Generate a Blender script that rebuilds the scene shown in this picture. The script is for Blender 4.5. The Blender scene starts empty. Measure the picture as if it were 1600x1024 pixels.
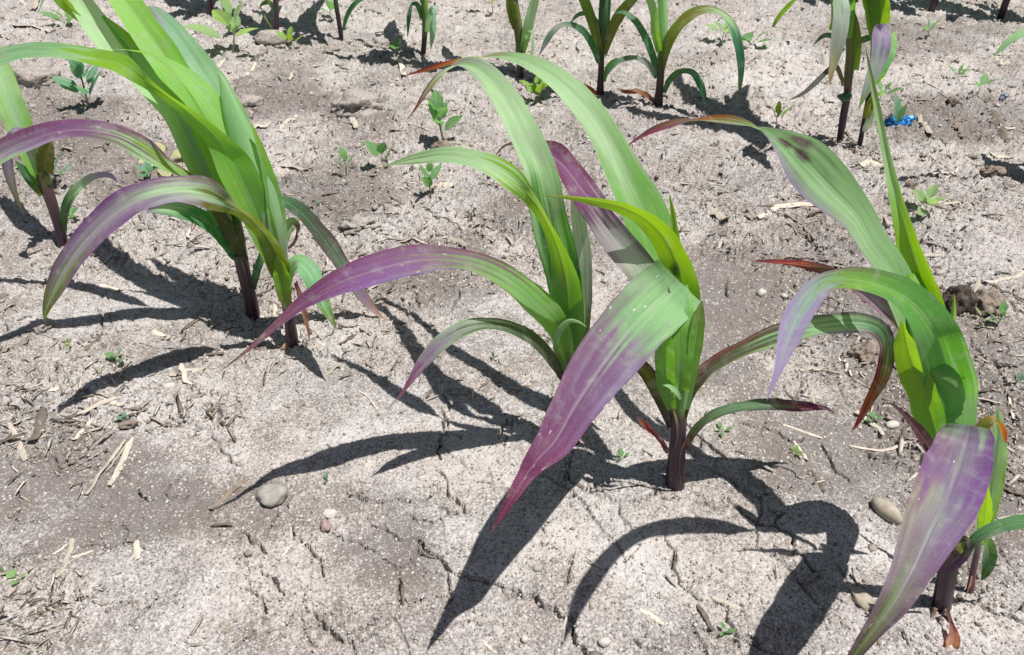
import bpy, math, random
import numpy as np
from mathutils import Vector

# ------------------------------------------------------------------ camera, light, exposure
SC = bpy.context.scene
CAM_H, PITCH, F_PX = 0.445, math.atan((512 + 375) / 1200.0), 1200.0
cam_d = bpy.data.cameras.new('camera')
cam_d.sensor_width = 36.0
cam_d.lens = F_PX / 1600.0 * 36.0
cam_d.clip_start, cam_d.clip_end = 0.01, 2000.0
cam = bpy.data.objects.new('camera', cam_d)
SC.collection.objects.link(cam)
cam.location = (0, 0, CAM_H)
cam.rotation_euler = (math.pi / 2 - PITCH, 0, 0)
SC.camera = cam

CP, SP = math.cos(PITCH), math.sin(PITCH)
CAM = np.array([0.0, 0.0, CAM_H])
FWD = np.array([0.0, CP, -SP])
RGT = np.array([1.0, 0.0, 0.0])
DWN = np.array([0.0, -SP, -CP])


def ray(u, v):
    x = (np.asarray(u, float) - 800) / F_PX
    d = (np.asarray(v, float) - 512) / F_PX
    return np.stack([x, CP - d * SP, -SP - d * CP], -1)


def at_y(u, v, y):
    """world point on the sight line of a measured photo position, y metres in front of the camera foot"""
    r = ray(u, v)
    return CAM + r * (np.asarray(y, float) / r[..., 1])[..., None]


def gnd(u, v):
    r = ray(u, v)
    return CAM + r * (CAM_H / -r[..., 2])[..., None]


SUN_DIR = ray(262, 1761)
SUN_DIR = SUN_DIR / np.linalg.norm(SUN_DIR)          # direction the light travels
SUN_EL = math.asin(-SUN_DIR[2])
SUN_AZ = math.atan2(-SUN_DIR[0], -SUN_DIR[1])        # clockwise from +Y towards +X

world = bpy.data.worlds.new('World')
SC.world = world
world.use_nodes = True
wn = world.node_tree
bg = wn.nodes['Background']
sky = wn.nodes.new('ShaderNodeTexSky')
sky.sky_type = 'NISHITA'
sky.sun_disc = False
sky.sun_elevation = SUN_EL
sky.sun_rotation = SUN_AZ
sky.air_density, sky.dust_density, sky.ozone_density = 1.0, 1.5, 1.0
wn.links.new(sky.outputs[0], bg.inputs[0])
bg.inputs[1].default_value = 0.05

sun_d = bpy.data.lights.new('sun', 'SUN')
sun_d.energy = 5.0
sun_d.angle = math.radians(0.5)
sun_d.color = (1.0, 0.98, 0.945)
sun = bpy.data.objects.new('sun', sun_d)
SC.collection.objects.link(sun)
sun.rotation_euler = Vector(SUN_DIR).to_track_quat('-Z', 'Y').to_euler()

SC.view_settings.view_transform = 'Standard'
SC.view_settings.look = 'None'
SC.view_settings.exposure = 0.42
SC.view_settings.gamma = 1.0
SC.view_settings.use_curve_mapping = False
SC.render.engine = 'CYCLES'
SC.cycles.max_bounces = 6
SC.cycles.transparent_max_bounces = 6

RNG = np.random.default_rng(7)
random.seed(7)
COL = SC.collection


# ------------------------------------------------------------------ numeric noise
def _hash(ix, iy, seed):
    h = (ix.astype(np.int64) * 374761393 + iy.astype(np.int64) * 668265263 + seed * 1442695041) & 0xFFFFFFFF
    h = ((h ^ (h >> 13)) * 1274126177) & 0xFFFFFFFF
    h = (h ^ (h >> 16)) & 0xFFFFFFFF
    return h / 4294967295.0


def vnoise(x, y, seed=0):
    x = np.asarray(x, float); y = np.asarray(y, float)
    ix, iy = np.floor(x), np.floor(y)
    fx, fy = x - ix, y - iy
    fx = fx * fx * fx * (fx * (fx * 6 - 15) + 10)
    fy = fy * fy * fy * (fy * (fy * 6 - 15) + 10)
    a = _hash(ix, iy, seed); b = _hash(ix + 1, iy, seed)
    c = _hash(ix, iy + 1, seed); d = _hash(ix + 1, iy + 1, seed)
    return (a * (1 - fx) + b * fx) * (1 - fy) + (c * (1 - fx) + d * fx) * fy


def fbm(x, y, scale, octv=3, seed=0, gain=0.5):
    s, amp, tot = 0.0, 1.0, 0.0
    f = scale
    ca, sa = math.cos(0.6), math.sin(0.6)
    for k in range(octv):
        s = s + amp * vnoise(x * f, y * f, seed + k * 17)
        tot += amp
        amp *= gain
        f *= 2.03
        x, y = x * ca - y * sa, x * sa + y * ca
    return s / tot


def voro(x, y, scale, seed=0):
    """first and second nearest feature distance and the cell value"""
    x = x * scale; y = y * scale
    ix, iy = np.floor(x), np.floor(y)
    f1 = np.full(x.shape, 9.0); f2 = np.full(x.shape, 9.0); cv = np.zeros(x.shape)
    for dx in (-1, 0, 1):
        for dy in (-1, 0, 1):
            cx, cy = ix + dx, iy + dy
            px = cx + _hash(cx, cy, seed); py = cy + _hash(cx, cy, seed + 5)
            d = np.hypot(px - x, py - y)
            nearer = d < f1
            f2 = np.where(nearer, f1, np.minimum(f2, d))
            cv = np.where(nearer, _hash(cx, cy, seed + 9), cv)
            f1 = np.where(nearer, d, f1)
    return f1, f2, cv


def sstep(a, b, x):
    t = np.clip((x - a) / (b - a), 0, 1)
    return t * t * (3 - 2 * t)


# ------------------------------------------------------------------ the soil: height and tone
# darker, uncrusted patches of soil: photo position and radii
DARK = [(120, 770, 260, 95), (330, 800, 170, 60), (520, 300, 140, 45), (1200, 450, 190, 100), (700, 420, 120, 60),
        (1500, 640, 190, 190), (1280, 720, 140, 90), (1540, 820, 120, 110), (820, 350, 90, 40), (1100, 560, 90, 70),
        (600, 880, 110, 60), (60, 190, 120, 60), (1500, 190, 130, 40), (130, 240, 150, 70), (1400, 60, 160, 40),
        (430, 150, 90, 60), (560, 170, 70, 40)]
PALE = [(470, 900, 160, 90), (650, 700, 160, 60), (760, 860, 120, 60), (1100, 900, 150, 70), (250, 620, 120, 60),
        (950, 830, 100, 60), (1350, 860, 60, 40), (1250, 100, 120, 70), (1480, 110, 100, 30), (1540, 985, 80, 50), (560, 520, 120, 60)]


def px_of(x, y):
    z = y * CP + CAM_H * SP
    d = -y * SP + CAM_H * CP
    z = np.maximum(z, 0.05)
    return 800 + F_PX * x / z, 512 + F_PX * d / z


def tone_at(x, y):
    u, v = px_of(x, y)
    t = np.full(np.shape(x), 0.45)
    wob = (fbm(x, y, 14, 3, 51) - 0.5) * 1.1
    for cu, cv_, ru, rv in DARK:
        q = np.hypot((u - cu) / ru, (v - cv_) / rv)
        t = t - 0.38 * (1 - sstep(0.45, 1.25, q + wob))
    for cu, cv_, ru, rv in PALE:
        q = np.hypot((u - cu) / ru, (v - cv_) / rv)
        t = t + 0.20 * (1 - sstep(0.4, 1.3, q + wob))
    t = t + (fbm(x, y, 9, 3, 77) - 0.5) * 0.42 + (fbm(x, y, 45, 3, 78) - 0.5) * 0.34
    t = t + 0.04 * sstep(0.7, 1.2, y)
    return np.clip(t, 0, 1)


def rough_mask(x, y):
    """1 where the soil is loose, cloddy and full of residue, 0 on the smooth sealed crust"""
    m = sstep(0.50, 0.85, y + (fbm(x, y, 5, 3, 31) - 0.5) * 0.9)
    u, v = px_of(x, y)
    for cu, cv_, ru, rv in [(110, 600, 190, 70), (1500, 640, 150, 150), (60, 690, 120, 60), (30, 960, 110, 90),
                            (1330, 560, 160, 60), (300, 640, 80, 40)]:
        q = np.hypot((u - cu) / ru, (v - cv_) / rv)
        m = np.maximum(m, 0.75 * (1 - sstep(0.5, 1.3, q + (fbm(x, y, 25, 2, 32) - 0.5) * 0.8)))
    return m


def height(x, y, fine=True):
    m = rough_mask(x, y)
    h = (fbm(x, y, 5.0, 3, 1) - 0.5) * 0.010
    h = h + (fbm(x, y, 26, 3, 2) - 0.5) * (0.004 + 0.009 * m)
    if fine:
        b = np.abs(fbm(x, y, 75, 3, 3) - 0.5) * 2
        h = h + (0.25 - b) * (0.0012 + 0.0042 * m)
        h = h + (fbm(x, y, 210, 3, 4, 0.6) - 0.5) * (0.0022 + 0.0034 * m)
        h = h + (vnoise(x * 620, y * 620, 5) - 0.5) * (0.0012 + 0.0008 * m)
        # drying creases between the flakes of loose soil
        for k, (sx, sy) in enumerate(((38, 62), (70, 105))):
            q = fbm(x * sx + .6 * fbm(x, y, 40, 2, 61), y * sy - x * sx * .35, 1.0, 2, 62 + k)
            h = h - sstep(.86, 1.0, 1 - np.abs(2 * q - 1)) * (0.0004 + 0.0042 * m) * sstep(.40, .62, fbm(x, y, 24, 2, 66 + k))
        # small loose crumbs and flakes
        f1, f2, cv = voro(x + 0.010 * (fbm(x, y, 60, 3, 8) - .5) + .3 * y, y * 1.7 + 0.010 * (fbm(x, y, 60, 3, 9) - .5), 85, 6)
        flake = np.where(cv > 0.55, (cv - 0.55) * 2.2, 0) * sstep(0.0, 0.16, f2 - f1)
        h = h + flake * (0.0004 + 0.0036 * m)
    far = sstep(3.0, 8.0, np.abs(x) + np.abs(y))
    return h * (1 - far)


# cracks seen in the crust: photo positions along each; (half width in mm, depth in mm)
CRACKS = [
    ([(652, 842), (680, 869), (710, 899), (735, 907), (762, 912), (800, 921), (837, 931), (860, 951), (875, 964), (897, 970), (897, 1004), (915, 1022), (925, 1040)], 1.15, 9),
    ([(882, 734), (905, 760), (931, 773), (965, 784), (1006, 782), (1025, 771), (1014, 752)], 0.8, 6),
    ([(965, 784), (972, 812), (987, 827)], 0.7, 5),
    ([(897, 865), (886, 895), (879, 921)], 0.6, 4),
    ([(1040, 835), (1055, 857), (1051, 880), (1062, 910)], 0.8, 6),
    ([(680, 734), (699, 760), (716, 786), (725, 801), (680, 816), (660, 823)], 0.8, 6),
    ([(691, 655), (695, 677), (687, 692), (689, 719)], 0.8, 6), ([(792, 655), (779, 689)], 0.8, 6),
    ([(541, 767), (560, 775), (597, 786), (646, 784), (680, 770)], 0.6, 4),
    ([(476, 947), (491, 959), (514, 981), (547, 1004), (568, 985), (590, 972)], 0.9, 7), ([(547, 1004), (549, 1040)], 0.9, 6),
    ([(991, 996), (1002, 1011), (1044, 1019)], 0.6, 4),
    ([(328, 677), (349, 707), (375, 728)], 0.8, 6), ([(212, 752), (231, 782), (262, 778), (296, 775)], 0.8, 6),
    ([(381, 831), (405, 850), (416, 865)], 0.8, 6), ([(454, 824), (457, 842), (486, 861), (506, 902)], 0.7, 6),
    ([(399, 925), (412, 940), (409, 962), (416, 977)], 0.9, 7), ([(81, 944), (127, 936), (165, 916)], 0.9, 7),
    ([(127, 857), (160, 851), (191, 850), (232, 856)], 0.7, 5), ([(202, 977), (225, 955), (247, 936)], 0.6, 4),
    ([(369, 1007), (397, 992), (427, 985)], 0.9, 7), ([(407, 891), (431, 906), (444, 929)], 0.8, 6),
    ([(384, 899), (405, 880)], 0.7, 5), ([(82, 711), (99, 724), (88, 739)], 0.8, 6), ([(99, 724), (135, 719), (155, 714)], 0.7, 5),
    ([(422, 824), (437, 801)], 0.8, 6), ([(540, 764), (562, 777), (596, 786)], 0.7, 5),
    ([(340, 633), (345, 648), (347, 661)], 1.0, 7), ([(294, 678), (349, 665), (382, 659)], 0.8, 5),
    ([(276, 590), (300, 605), (341, 624)], 0.8, 6), ([(487, 547), (514, 556), (544, 562)], 0.8, 6),
    ([(199, 665), (212, 655), (225, 635)], 0.9, 7), ([(75, 590), (97, 592), (120, 600)], 0.9, 7),
    ([(725, 330), (729, 352), (708, 370)], 1.0, 8), ([(717, 451), (712, 470), (706, 485)], 0.8, 6),
    ([(830, 410), (834, 432)], 0.9, 6), ([(500, 552), (534, 562)], 0.8, 6), ([(690, 640), (700, 665)], 0.8, 6),
    ([(1086, 782), (1146, 790), (1165, 805), (1214, 820), (1240, 839), (1244, 861), (1259, 880), (1277, 902)], 0.9, 7),
    ([(1214, 820), (1225, 800)], 0.7, 5), ([(1285, 696), (1300, 719), (1319, 741), (1330, 752)], 0.9, 7),
    ([(1135, 951), (1150, 989), (1154, 1015)], 0.8, 6), ([(1529, 940), (1545, 952), (1562, 959), (1600, 974)], 1.1, 8),
    ([(1575, 953), (1600, 943)], 0.7, 5), ([(1487, 899), (1506, 921)], 0.8, 6),
    ([(1150, 660), (1206, 674), (1243, 689), (1256, 684)], 0.8, 6), ([(1136, 440), (1137, 462)], 0.9, 6),
    ([(1225, 598), (1240, 622), (1290, 634)], 0.8, 5), ([(1515, 530), (1530, 550), (1560, 575)], 0.9, 7),
    ([(1580, 470), (1599, 488)], 1.2, 8), ([(640, 358), (680, 367), (705, 369)], 0.7, 5),
    ([(760, 290), (800, 296), (830, 300)], 0.8, 5), ([(500, 560), (470, 540)], 0.6, 4), ([(1095, 677), (1093, 700)], 0.7, 5),
    ([(150, 480), (160, 500), (185, 520)], 0.8, 6), ([(160, 350), (175, 375), (200, 395)], 0.8, 5),
    ([(10, 870), (30, 872), (60, 868)], 0.7, 5), ([(0, 640), (40, 655), (62, 650)], 0.7, 5),
    ([(1350, 700), (1362, 712), (1400, 718)], 0.7, 5), ([(600, 820), (640, 846), (652, 842)], 0.5, 4),
    ([(700, 899), (705, 930), (690, 955)], 0.5, 4), ([(1060, 910), (1100, 940), (1135, 951)], 0.5, 4),
]


def build_ground():
    du = 1.6
    us = np.arange(-160, 1761, du)
    vs = np.arange(1100, -64, -du)                      # near to far
    a = (us - 800) / F_PX
    lo = [a[0] - 0.004 * (1.35 ** k) for k in range(1, 28)]
    hi = [a[-1] + 0.004 * (1.35 ** k) for k in range(1, 28)]
    a = np.concatenate([np.array(lo[::-1]), a, np.array(hi)])
    g = gnd(np.full(vs.shape, 800.0), vs)
    ys = g[:, 1]
    sc = ys * CP + CAM_H * SP
    near = [(ys[0] - 0.003 * 1.4 ** k, sc[0] + 0.003 * 1.4 ** k) for k in range(1, 30)]
    far = []
    y = ys[-1]; dy = ys[-1] - ys[-2]
    while y < 500:
        dy *= 1.12
        y += dy
        far.append((y, y * CP + CAM_H * SP))
    ys = np.concatenate([[p[0] for p in near[::-1]], ys, [p[0] for p in far]])
    sc = np.concatenate([[p[1] for p in near[::-1]], sc, [p[1] for p in far]])
    nr, nc = len(ys), len(a)
    X = a[None, :] * sc[:, None]
    Y = np.repeat(ys[:, None], nc, 1)
    Z = height(X, Y)
    tone = tone_at(X, Y)
    rough = rough_mask(X, Y)
    crk = np.zeros_like(Z)
    # fine procedural cracks in the crust, broken up
    wx = X + 0.012 * (fbm(X, Y, 22, 3, 91) - .5) + 0.004 * (fbm(X, Y, 90, 2, 93) - .5)
    wy = Y + 0.012 * (fbm(X, Y, 22, 3, 92) - .5) + 0.004 * (fbm(X, Y, 90, 2, 94) - .5)
    f1, f2, _ = voro(wx, wy, 17, 12)
    brk = sstep(0.50, 0.66, fbm(X, Y, 16, 2, 95)) * (1 - sstep(1.6, 2.2, Y))
    crk = np.maximum(crk, 0.0032 * brk * (1 - sstep(0.010, 0.034, f2 - f1)))
    # traced cracks
    rr = random.Random(3)

    def subdivide(p, n, j):
        for _ in range(n):
            q = [p[0]]
            for s, e in zip(p[:-1], p[1:]):
                d = e - s
                L = np.hypot(*d)
                m = (s + e) / 2 + np.array([-d[1], d[0]]) * rr.uniform(-j, j)
                q += [m, e]
            p = q
        return p
    jobs = []
    for pts, hw, dp in CRACKS:
        g = gnd(np.array([p[0] for p in pts], float), np.array([p[1] for p in pts], float))[:, :2]
        p = subdivide([q for q in g], 2, 0.20)
        jobs.append((p, hw, dp))
        for _ in range(max(1, len(p) // 10)):           # hairline side branches
            k = rr.randrange(len(p) - 1)
            ang = rr.uniform(0, 6.28); L = rr.uniform(0.008, 0.022)
            e = p[k] + L * np.array([math.cos(ang), math.sin(ang)])
            jobs.append((subdivide([p[k], e], 3, 0.25), hw * 0.5, dp * 0.5))
    for p, hw, dp in jobs:
        n = len(p)
        for i in range(n - 1):
            s, e = p[i], p[i + 1]
            mid = (i + 0.5) / n
            w = max(.75, hw) * 0.00098 * (0.55 + 0.6 * math.sin(math.pi * mid) + rr.uniform(-0.2, 0.35))
            far_w = 1 + 0.5 * max(0, (s[1] - 0.6))
            w *= far_w
            pad = w * 2.5
            r0 = np.searchsorted(ys, min(s[1], e[1]) - pad); r1 = np.searchsorted(ys, max(s[1], e[1]) + pad)
            if r1 <= r0: continue
            xa = min(s[0], e[0]) - pad; xb = max(s[0], e[0]) + pad
            smin, smax = sc[r0:r1].min(), sc[r0:r1].max()
            c0 = np.searchsorted(a, min(xa / smin, xa / smax)); c1 = np.searchsorted(a, max(xb / smin, xb / smax))
            sx, sy = X[r0:r1, c0:c1], Y[r0:r1, c0:c1]
            d = e - s
            t = np.clip(((sx - s[0]) * d[0] + (sy - s[1]) * d[1]) / (d @ d + 1e-12), 0, 1)
            dist = np.hypot(sx - s[0] - t * d[0], sy - s[1] - t * d[1])
            val = dp * 0.0019 * (1 - sstep(0.72, 1.2, dist / w))
            crk[r0:r1, c0:c1] = np.maximum(crk[r0:r1, c0:c1], val)
    Z = Z - crk
    co = np.stack([X, Y, Z], -1).reshape(-1, 3).astype(np.float32)
    me = bpy.data.meshes.new('ground')
    me.vertices.add(nr * nc)
    me.vertices.foreach_set('co', co.ravel())
    i = np.arange(nr * nc).reshape(nr, nc)
    q = np.stack([i[:-1, :-1], i[:-1, 1:], i[1:, 1:], i[1:, :-1]], -1).reshape(-1)
    nf = (nr - 1) * (nc - 1)
    me.loops.add(nf * 4)
    me.loops.foreach_set('vertex_index', q.astype(np.int32))
    me.polygons.add(nf)
    me.polygons.foreach_set('loop_start', np.arange(0, nf * 4, 4, dtype=np.int32))
    me.polygons.foreach_set('use_smooth', np.ones(nf, dtype=bool))
    me.update(calc_edges=True)
    at = me.attributes.new('tone', 'FLOAT', 'POINT')
    at.data.foreach_set('value', tone.ravel().astype(np.float32))
    at = me.attributes.new('rough', 'FLOAT', 'POINT')
    at.data.foreach_set('value', rough.ravel().astype(np.float32))
    me.materials.append(M_SOIL)
    o = bpy.data.objects.new('ground', me)
    o['kind'] = 'structure'
    o['label'] = 'pale cracked field soil with a sealed crust and loose cloddy patches'
    COL.objects.link(o)
    return o


# ------------------------------------------------------------------ materials
def new_mat(name):
    m = bpy.data.materials.new(name)
    m.use_nodes = True
    nt = m.node_tree
    return m, nt, nt.nodes['Principled BSDF'], nt.nodes.new, nt.links.new


def mth(nt, op, a, b=None, c=None, clamp=False):
    n = nt.nodes.new('ShaderNodeMath'); n.operation = op; n.use_clamp = clamp
    for k, v in enumerate((a, b, c)):
        if v is None: continue
        if isinstance(v, (int, float)): n.inputs[k].default_value = v
        else: nt.links.new(v, n.inputs[k])
    return n.outputs[0]


def mixc(nt, fac, a, b, mode='MIX'):
    n = nt.nodes.new('ShaderNodeMix'); n.data_type = 'RGBA'; n.blend_type = mode
    for sock, v in ((n.inputs[0], fac), (n.inputs[6], a), (n.inputs[7], b)):
        if isinstance(v, (int, float)): sock.default_value = v
        elif isinstance(v, tuple): sock.default_value = (*v, 1) if len(v) == 3 else v
        else: nt.links.new(v, sock)
    return n.outputs[2]


def noise(nt, vec, scale, detail=2.0, rough=0.5):
    n = nt.nodes.new('ShaderNodeTexNoise')
    n.inputs['Scale'].default_value = scale
    n.inputs['Detail'].default_value = detail
    n.inputs['Roughness'].default_value = rough
    if vec is not None: nt.links.new(vec, n.inputs['Vector'])
    return n.outputs[0]


def remap(nt, v, a, b, c=0.0, d=1.0, smooth=True):
    n = nt.nodes.new('ShaderNodeMapRange')
    n.interpolation_type = 'SMOOTHSTEP' if smooth else 'LINEAR'
    nt.links.new(v, n.inputs[0])
    for k, x in enumerate((a, b, c, d)): n.inputs[k + 1].default_value = x
    return n.outputs[0]


def make_soil():
    m, nt, bsdf, N, L = new_mat('soil')
    co = N('ShaderNodeTexCoord').outputs['Object']
    tone = N('ShaderNodeAttribute'); tone.attribute_name = 'tone'
    rough = N('ShaderNodeAttribute'); rough.attribute_name = 'rough'
    n1 = noise(nt, co, 560, 3, 0.75)
    n2 = noise(nt, co, 190, 3, 0.6)
    n3 = noise(nt, co, 38, 3, 0.55)
    f = mth(nt, 'ADD', tone.outputs['Fac'], mth(nt, 'MULTIPLY', mth(nt, 'SUBTRACT', n1, 0.5), 2.5))
    f = mth(nt, 'ADD', f, mth(nt, 'MULTIPLY', mth(nt, 'SUBTRACT', n2, 0.5), 1.0))
    f = mth(nt, 'ADD', f, mth(nt, 'MULTIPLY', mth(nt, 'SUBTRACT', n3, 0.5), 0.55))
    f = remap(nt, f, 0.04, 0.92)
    hue = noise(nt, co, 9, 2, 0.5)
    pale = mixc(nt, remap(nt, hue, .35, .65), (0.464, 0.432, 0.410), (0.447, 0.402, 0.370))
    dark = mixc(nt, remap(nt, hue, .35, .65), (0.172, 0.150, 0.138), (0.160, 0.135, 0.119))
    c = mixc(nt, f, dark, pale)
    # pale sand grains set in the surface
    v = N('ShaderNodeTexVoronoi'); v.inputs['Scale'].default_value = 300
    L(co, v.inputs['Vector'])
    dot = mth(nt, 'LESS_THAN', v.outputs['Distance'], 0.30)
    sep = N('ShaderNodeSeparateColor'); L(v.outputs['Color'], sep.inputs[0])
    pick = mth(nt, 'GREATER_THAN', sep.outputs[0], 0.60)
    c = mixc(nt, mth(nt, 'MULTIPLY', mth(nt, 'MULTIPLY', dot, pick), remap(nt, sep.outputs[2], 0, 1, .25, .95)), c, (0.50, 0.465, 0.435))
    v2 = N('ShaderNodeTexVoronoi'); v2.inputs['Scale'].default_value = 420
    L(co, v2.inputs['Vector'])
    sep2 = N('ShaderNodeSeparateColor'); L(v2.outputs['Color'], sep2.inputs[0])
    d2 = mth(nt, 'MULTIPLY', mth(nt, 'LESS_THAN', v2.outputs['Distance'], 0.33), mth(nt, 'GREATER_THAN', sep2.outputs[1], 0.90))
    c = mixc(nt, d2, c, (0.11, 0.085, 0.07))
    L(c, bsdf.inputs['Base Color'])
    bsdf.inputs['Roughness'].default_value = 0.95
    bsdf.inputs['Specular IOR Level'].default_value = 0.15
    b = N('ShaderNodeBump'); b.inputs['Strength'].default_value = 0.9; b.inputs['Distance'].default_value = 0.0011
    hgt = mth(nt, 'ADD', n1, mth(nt, 'MULTIPLY', n2, 0.8))
    L(hgt, b.inputs['Height']); L(b.outputs[0], bsdf.inputs['Normal'])
    return m


def make_leaf_mat():
    m, nt, bsdf, N, L = new_mat('leaf')
    at = N('ShaderNodeAttribute'); at.attribute_name = 'Col'
    uv = N('ShaderNodeUVMap'); uv.uv_map = 'UVMap'
    sx = N('ShaderNodeSeparateXYZ'); L(uv.outputs[0], sx.inputs[0])
    s, t = sx.outputs[0], sx.outputs[1]          # s: 0..1 across, t: metres along
    cmb = N('ShaderNodeCombineXYZ')
    L(mth(nt, 'MULTIPLY', s, 34.0), cmb.inputs[0]); L(mth(nt, 'MULTIPLY', t, 16.0), cmb.inputs[1])
    vein = noise(nt, cmb.outputs[0], 1.0, 3, 0.6)
    cm2 = N('ShaderNodeCombineXYZ')
    L(mth(nt, 'MULTIPLY', s, 5.0), cm2.inputs[0]); L(mth(nt, 'MULTIPLY', t, 45.0), cm2.inputs[1])
    blot = noise(nt, cm2.outputs[0], 1.0, 4, 0.65)
    k = mth(nt, 'ADD', 0.62, mth(nt, 'ADD', mth(nt, 'MULTIPLY', vein, 0.56), mth(nt, 'MULTIPLY', blot, 0.42)))
    hsv = N('ShaderNodeHueSaturation'); L(at.outputs['Color'], hsv.inputs['Color']); L(k, hsv.inputs['Value'])
    L(mth(nt, 'ADD', 0.86, mth(nt, 'MULTIPLY', blot, 0.28)), hsv.inputs['Saturation'])
    c = hsv.outputs[0]
    rib = mth(nt, 'SUBTRACT', 1.0, remap(nt, mth(nt, 'ABSOLUTE', mth(nt, 'SUBTRACT', s, 0.5)), 0.012, 0.045))
    palec = mixc(nt, 0.30, c, (0.42, 0.46, 0.36))
    c = mixc(nt, mth(nt, 'MULTIPLY', rib, 0.55), c, palec)
    # dust and pale scuffs
    geo = N('ShaderNodeTexCoord').outputs['Object']
    du = noise(nt, geo, 1400, 2, 0.6)
    c = mixc(nt, remap(nt, du, 0.58, 0.75, 0, 0.30), c, (0.46, 0.44, 0.41))
    lo = noise(nt, geo, 95, 3, 0.65)
    c = mixc(nt, remap(nt, lo, 0.48, 0.75, 0, 0.28), c, (0.36, 0.37, 0.33))
    cm3 = N('ShaderNodeCombineXYZ')
    L(mth(nt, 'MULTIPLY', s, 14.0), cm3.inputs[0]); L(mth(nt, 'MULTIPLY', t, 95.0), cm3.inputs[1])
    vo = N('ShaderNodeTexVoronoi'); vo.inputs['Scale'].default_value = 1.0; L(cm3.outputs[0], vo.inputs['Vector'])
    sep = N('ShaderNodeSeparateColor'); L(vo.outputs['Color'], sep.inputs[0])
    sp = mth(nt, 'MULTIPLY', mth(nt, 'LESS_THAN', vo.outputs['Distance'], mth(nt, 'MULTIPLY', sep.outputs[1], 0.20)),
             mth(nt, 'GREATER_THAN', sep.outputs[0], mth(nt, 'SUBTRACT', 1.0, at.outputs['Alpha'])))
    c = mixc(nt, mth(nt, 'MULTIPLY', sp, 0.8), c, (0.72, 0.66, 0.66))
    L(c, bsdf.inputs['Base Color'])
    bsdf.inputs['Roughness'].default_value = 0.43
    L(remap(nt, blot, 0.3, 0.7, 0.46, 0.64), bsdf.inputs['Roughness'])
    bsdf.inputs['Specular IOR Level'].default_value = 0.36
    bsdf.inputs['Sheen Weight'].default_value = 0.30
    bsdf.inputs['Sheen Roughness'].default_value = 0.4
    b = N('ShaderNodeBump'); b.inputs['Strength'].default_value = 0.45; b.inputs['Distance'].default_value = 0.0008
    L(mth(nt, 'ADD', vein, mth(nt, 'MULTIPLY', rib, -0.8)), b.inputs['Height']); L(b.outputs[0], bsdf.inputs['Normal'])
    tr = N('ShaderNodeBsdfTranslucent')
    h2 = N('ShaderNodeHueSaturation'); L(c, h2.inputs['Color'])
    h2.inputs['Saturation'].default_value = 1.35; h2.inputs['Value'].default_value = 2.1; h2.inputs['Hue'].default_value = 0.475
    L(h2.outputs[0], tr.inputs['Color'])
    mx = N('ShaderNodeMixShader'); mx.inputs[0].default_value = 0.42
    L(bsdf.outputs[0], mx.inputs[1]); L(tr.outputs[0], mx.inputs[2])
    L(mx.outputs[0], nt.nodes['Material Output'].inputs['Surface'])
    return m


def make_stalk_mat():
    m, nt, bsdf, N, L = new_mat('stalk')
    at = N('ShaderNodeAttribute'); at.attribute_name = 'Col'
    uv = N('ShaderNodeUVMap'); uv.uv_map = 'UVMap'
    mp = N('ShaderNodeMapping'); L(uv.outputs[0], mp.inputs[0]); mp.inputs['Scale'].default_value = (26, 14, 1)
    n = noise(nt, mp.outputs[0], 1.0, 3, 0.6)
    hsv = N('ShaderNodeHueSaturation'); L(at.outputs['Color'], hsv.inputs['Color'])
    L(mth(nt, 'ADD', 0.45, mth(nt, 'MULTIPLY', n, 1.1)), hsv.inputs['Value'])
    L(hsv.outputs[0], bsdf.inputs['Base Color'])
    bsdf.inputs['Roughness'].default_value = 0.42
    bsdf.inputs['Specular IOR Level'].default_value = 0.5
    b = N('ShaderNodeBump'); b.inputs['Strength'].default_value = 0.5; b.inputs['Distance'].default_value = 0.0008
    L(n, b.inputs['Height']); L(b.outputs[0], bsdf.inputs['Normal'])
    return m


def make_plain(name, base, var, scale, rough=0.85, bump=0.5, dist=0.001, obj_var=0.0, stretch=None, attr=False):
    m, nt, bsdf, N, L = new_mat(name)
    co = N('ShaderNodeTexCoord').outputs['Object']
    if stretch:
        mp = N('ShaderNodeMapping'); L(co, mp.inputs[0]); mp.inputs['Scale'].default_value = stretch
        co = mp.outputs[0]
    n = noise(nt, co, scale, 4, 0.65)
    if attr:
        at = N('ShaderNodeAttribute'); at.attribute_name = 'Col'
        base_s = at.outputs['Color']
        c = mixc(nt, remap(nt, n, .3, .7), base_s, mixc(nt, 1.0, base_s, var, 'MULTIPLY'))
    else:
        c = mixc(nt, remap(nt, n, .3, .7), base, var)
    if obj_var:
        oi = N('ShaderNodeObjectInfo')
        hsv = N('ShaderNodeHueSaturation'); L(c, hsv.inputs['Color'])
        L(mth(nt, 'ADD', 1 - obj_var, mth(nt, 'MULTIPLY', oi.outputs['Random'], 2 * obj_var)), hsv.inputs['Value'])
        c = hsv.outputs[0]
    L(c, bsdf.inputs['Base Color'])
    bsdf.inputs['Roughness'].default_value = rough
    bsdf.inputs['Specular IOR Level'].default_value = 0.25
    b = N('ShaderNodeBump'); b.inputs['Strength'].default_value = bump; b.inputs['Distance'].default_value = dist
    L(n, b.inputs['Height']); L(b.outputs[0], bsdf.inputs['Normal'])
    return m


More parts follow.
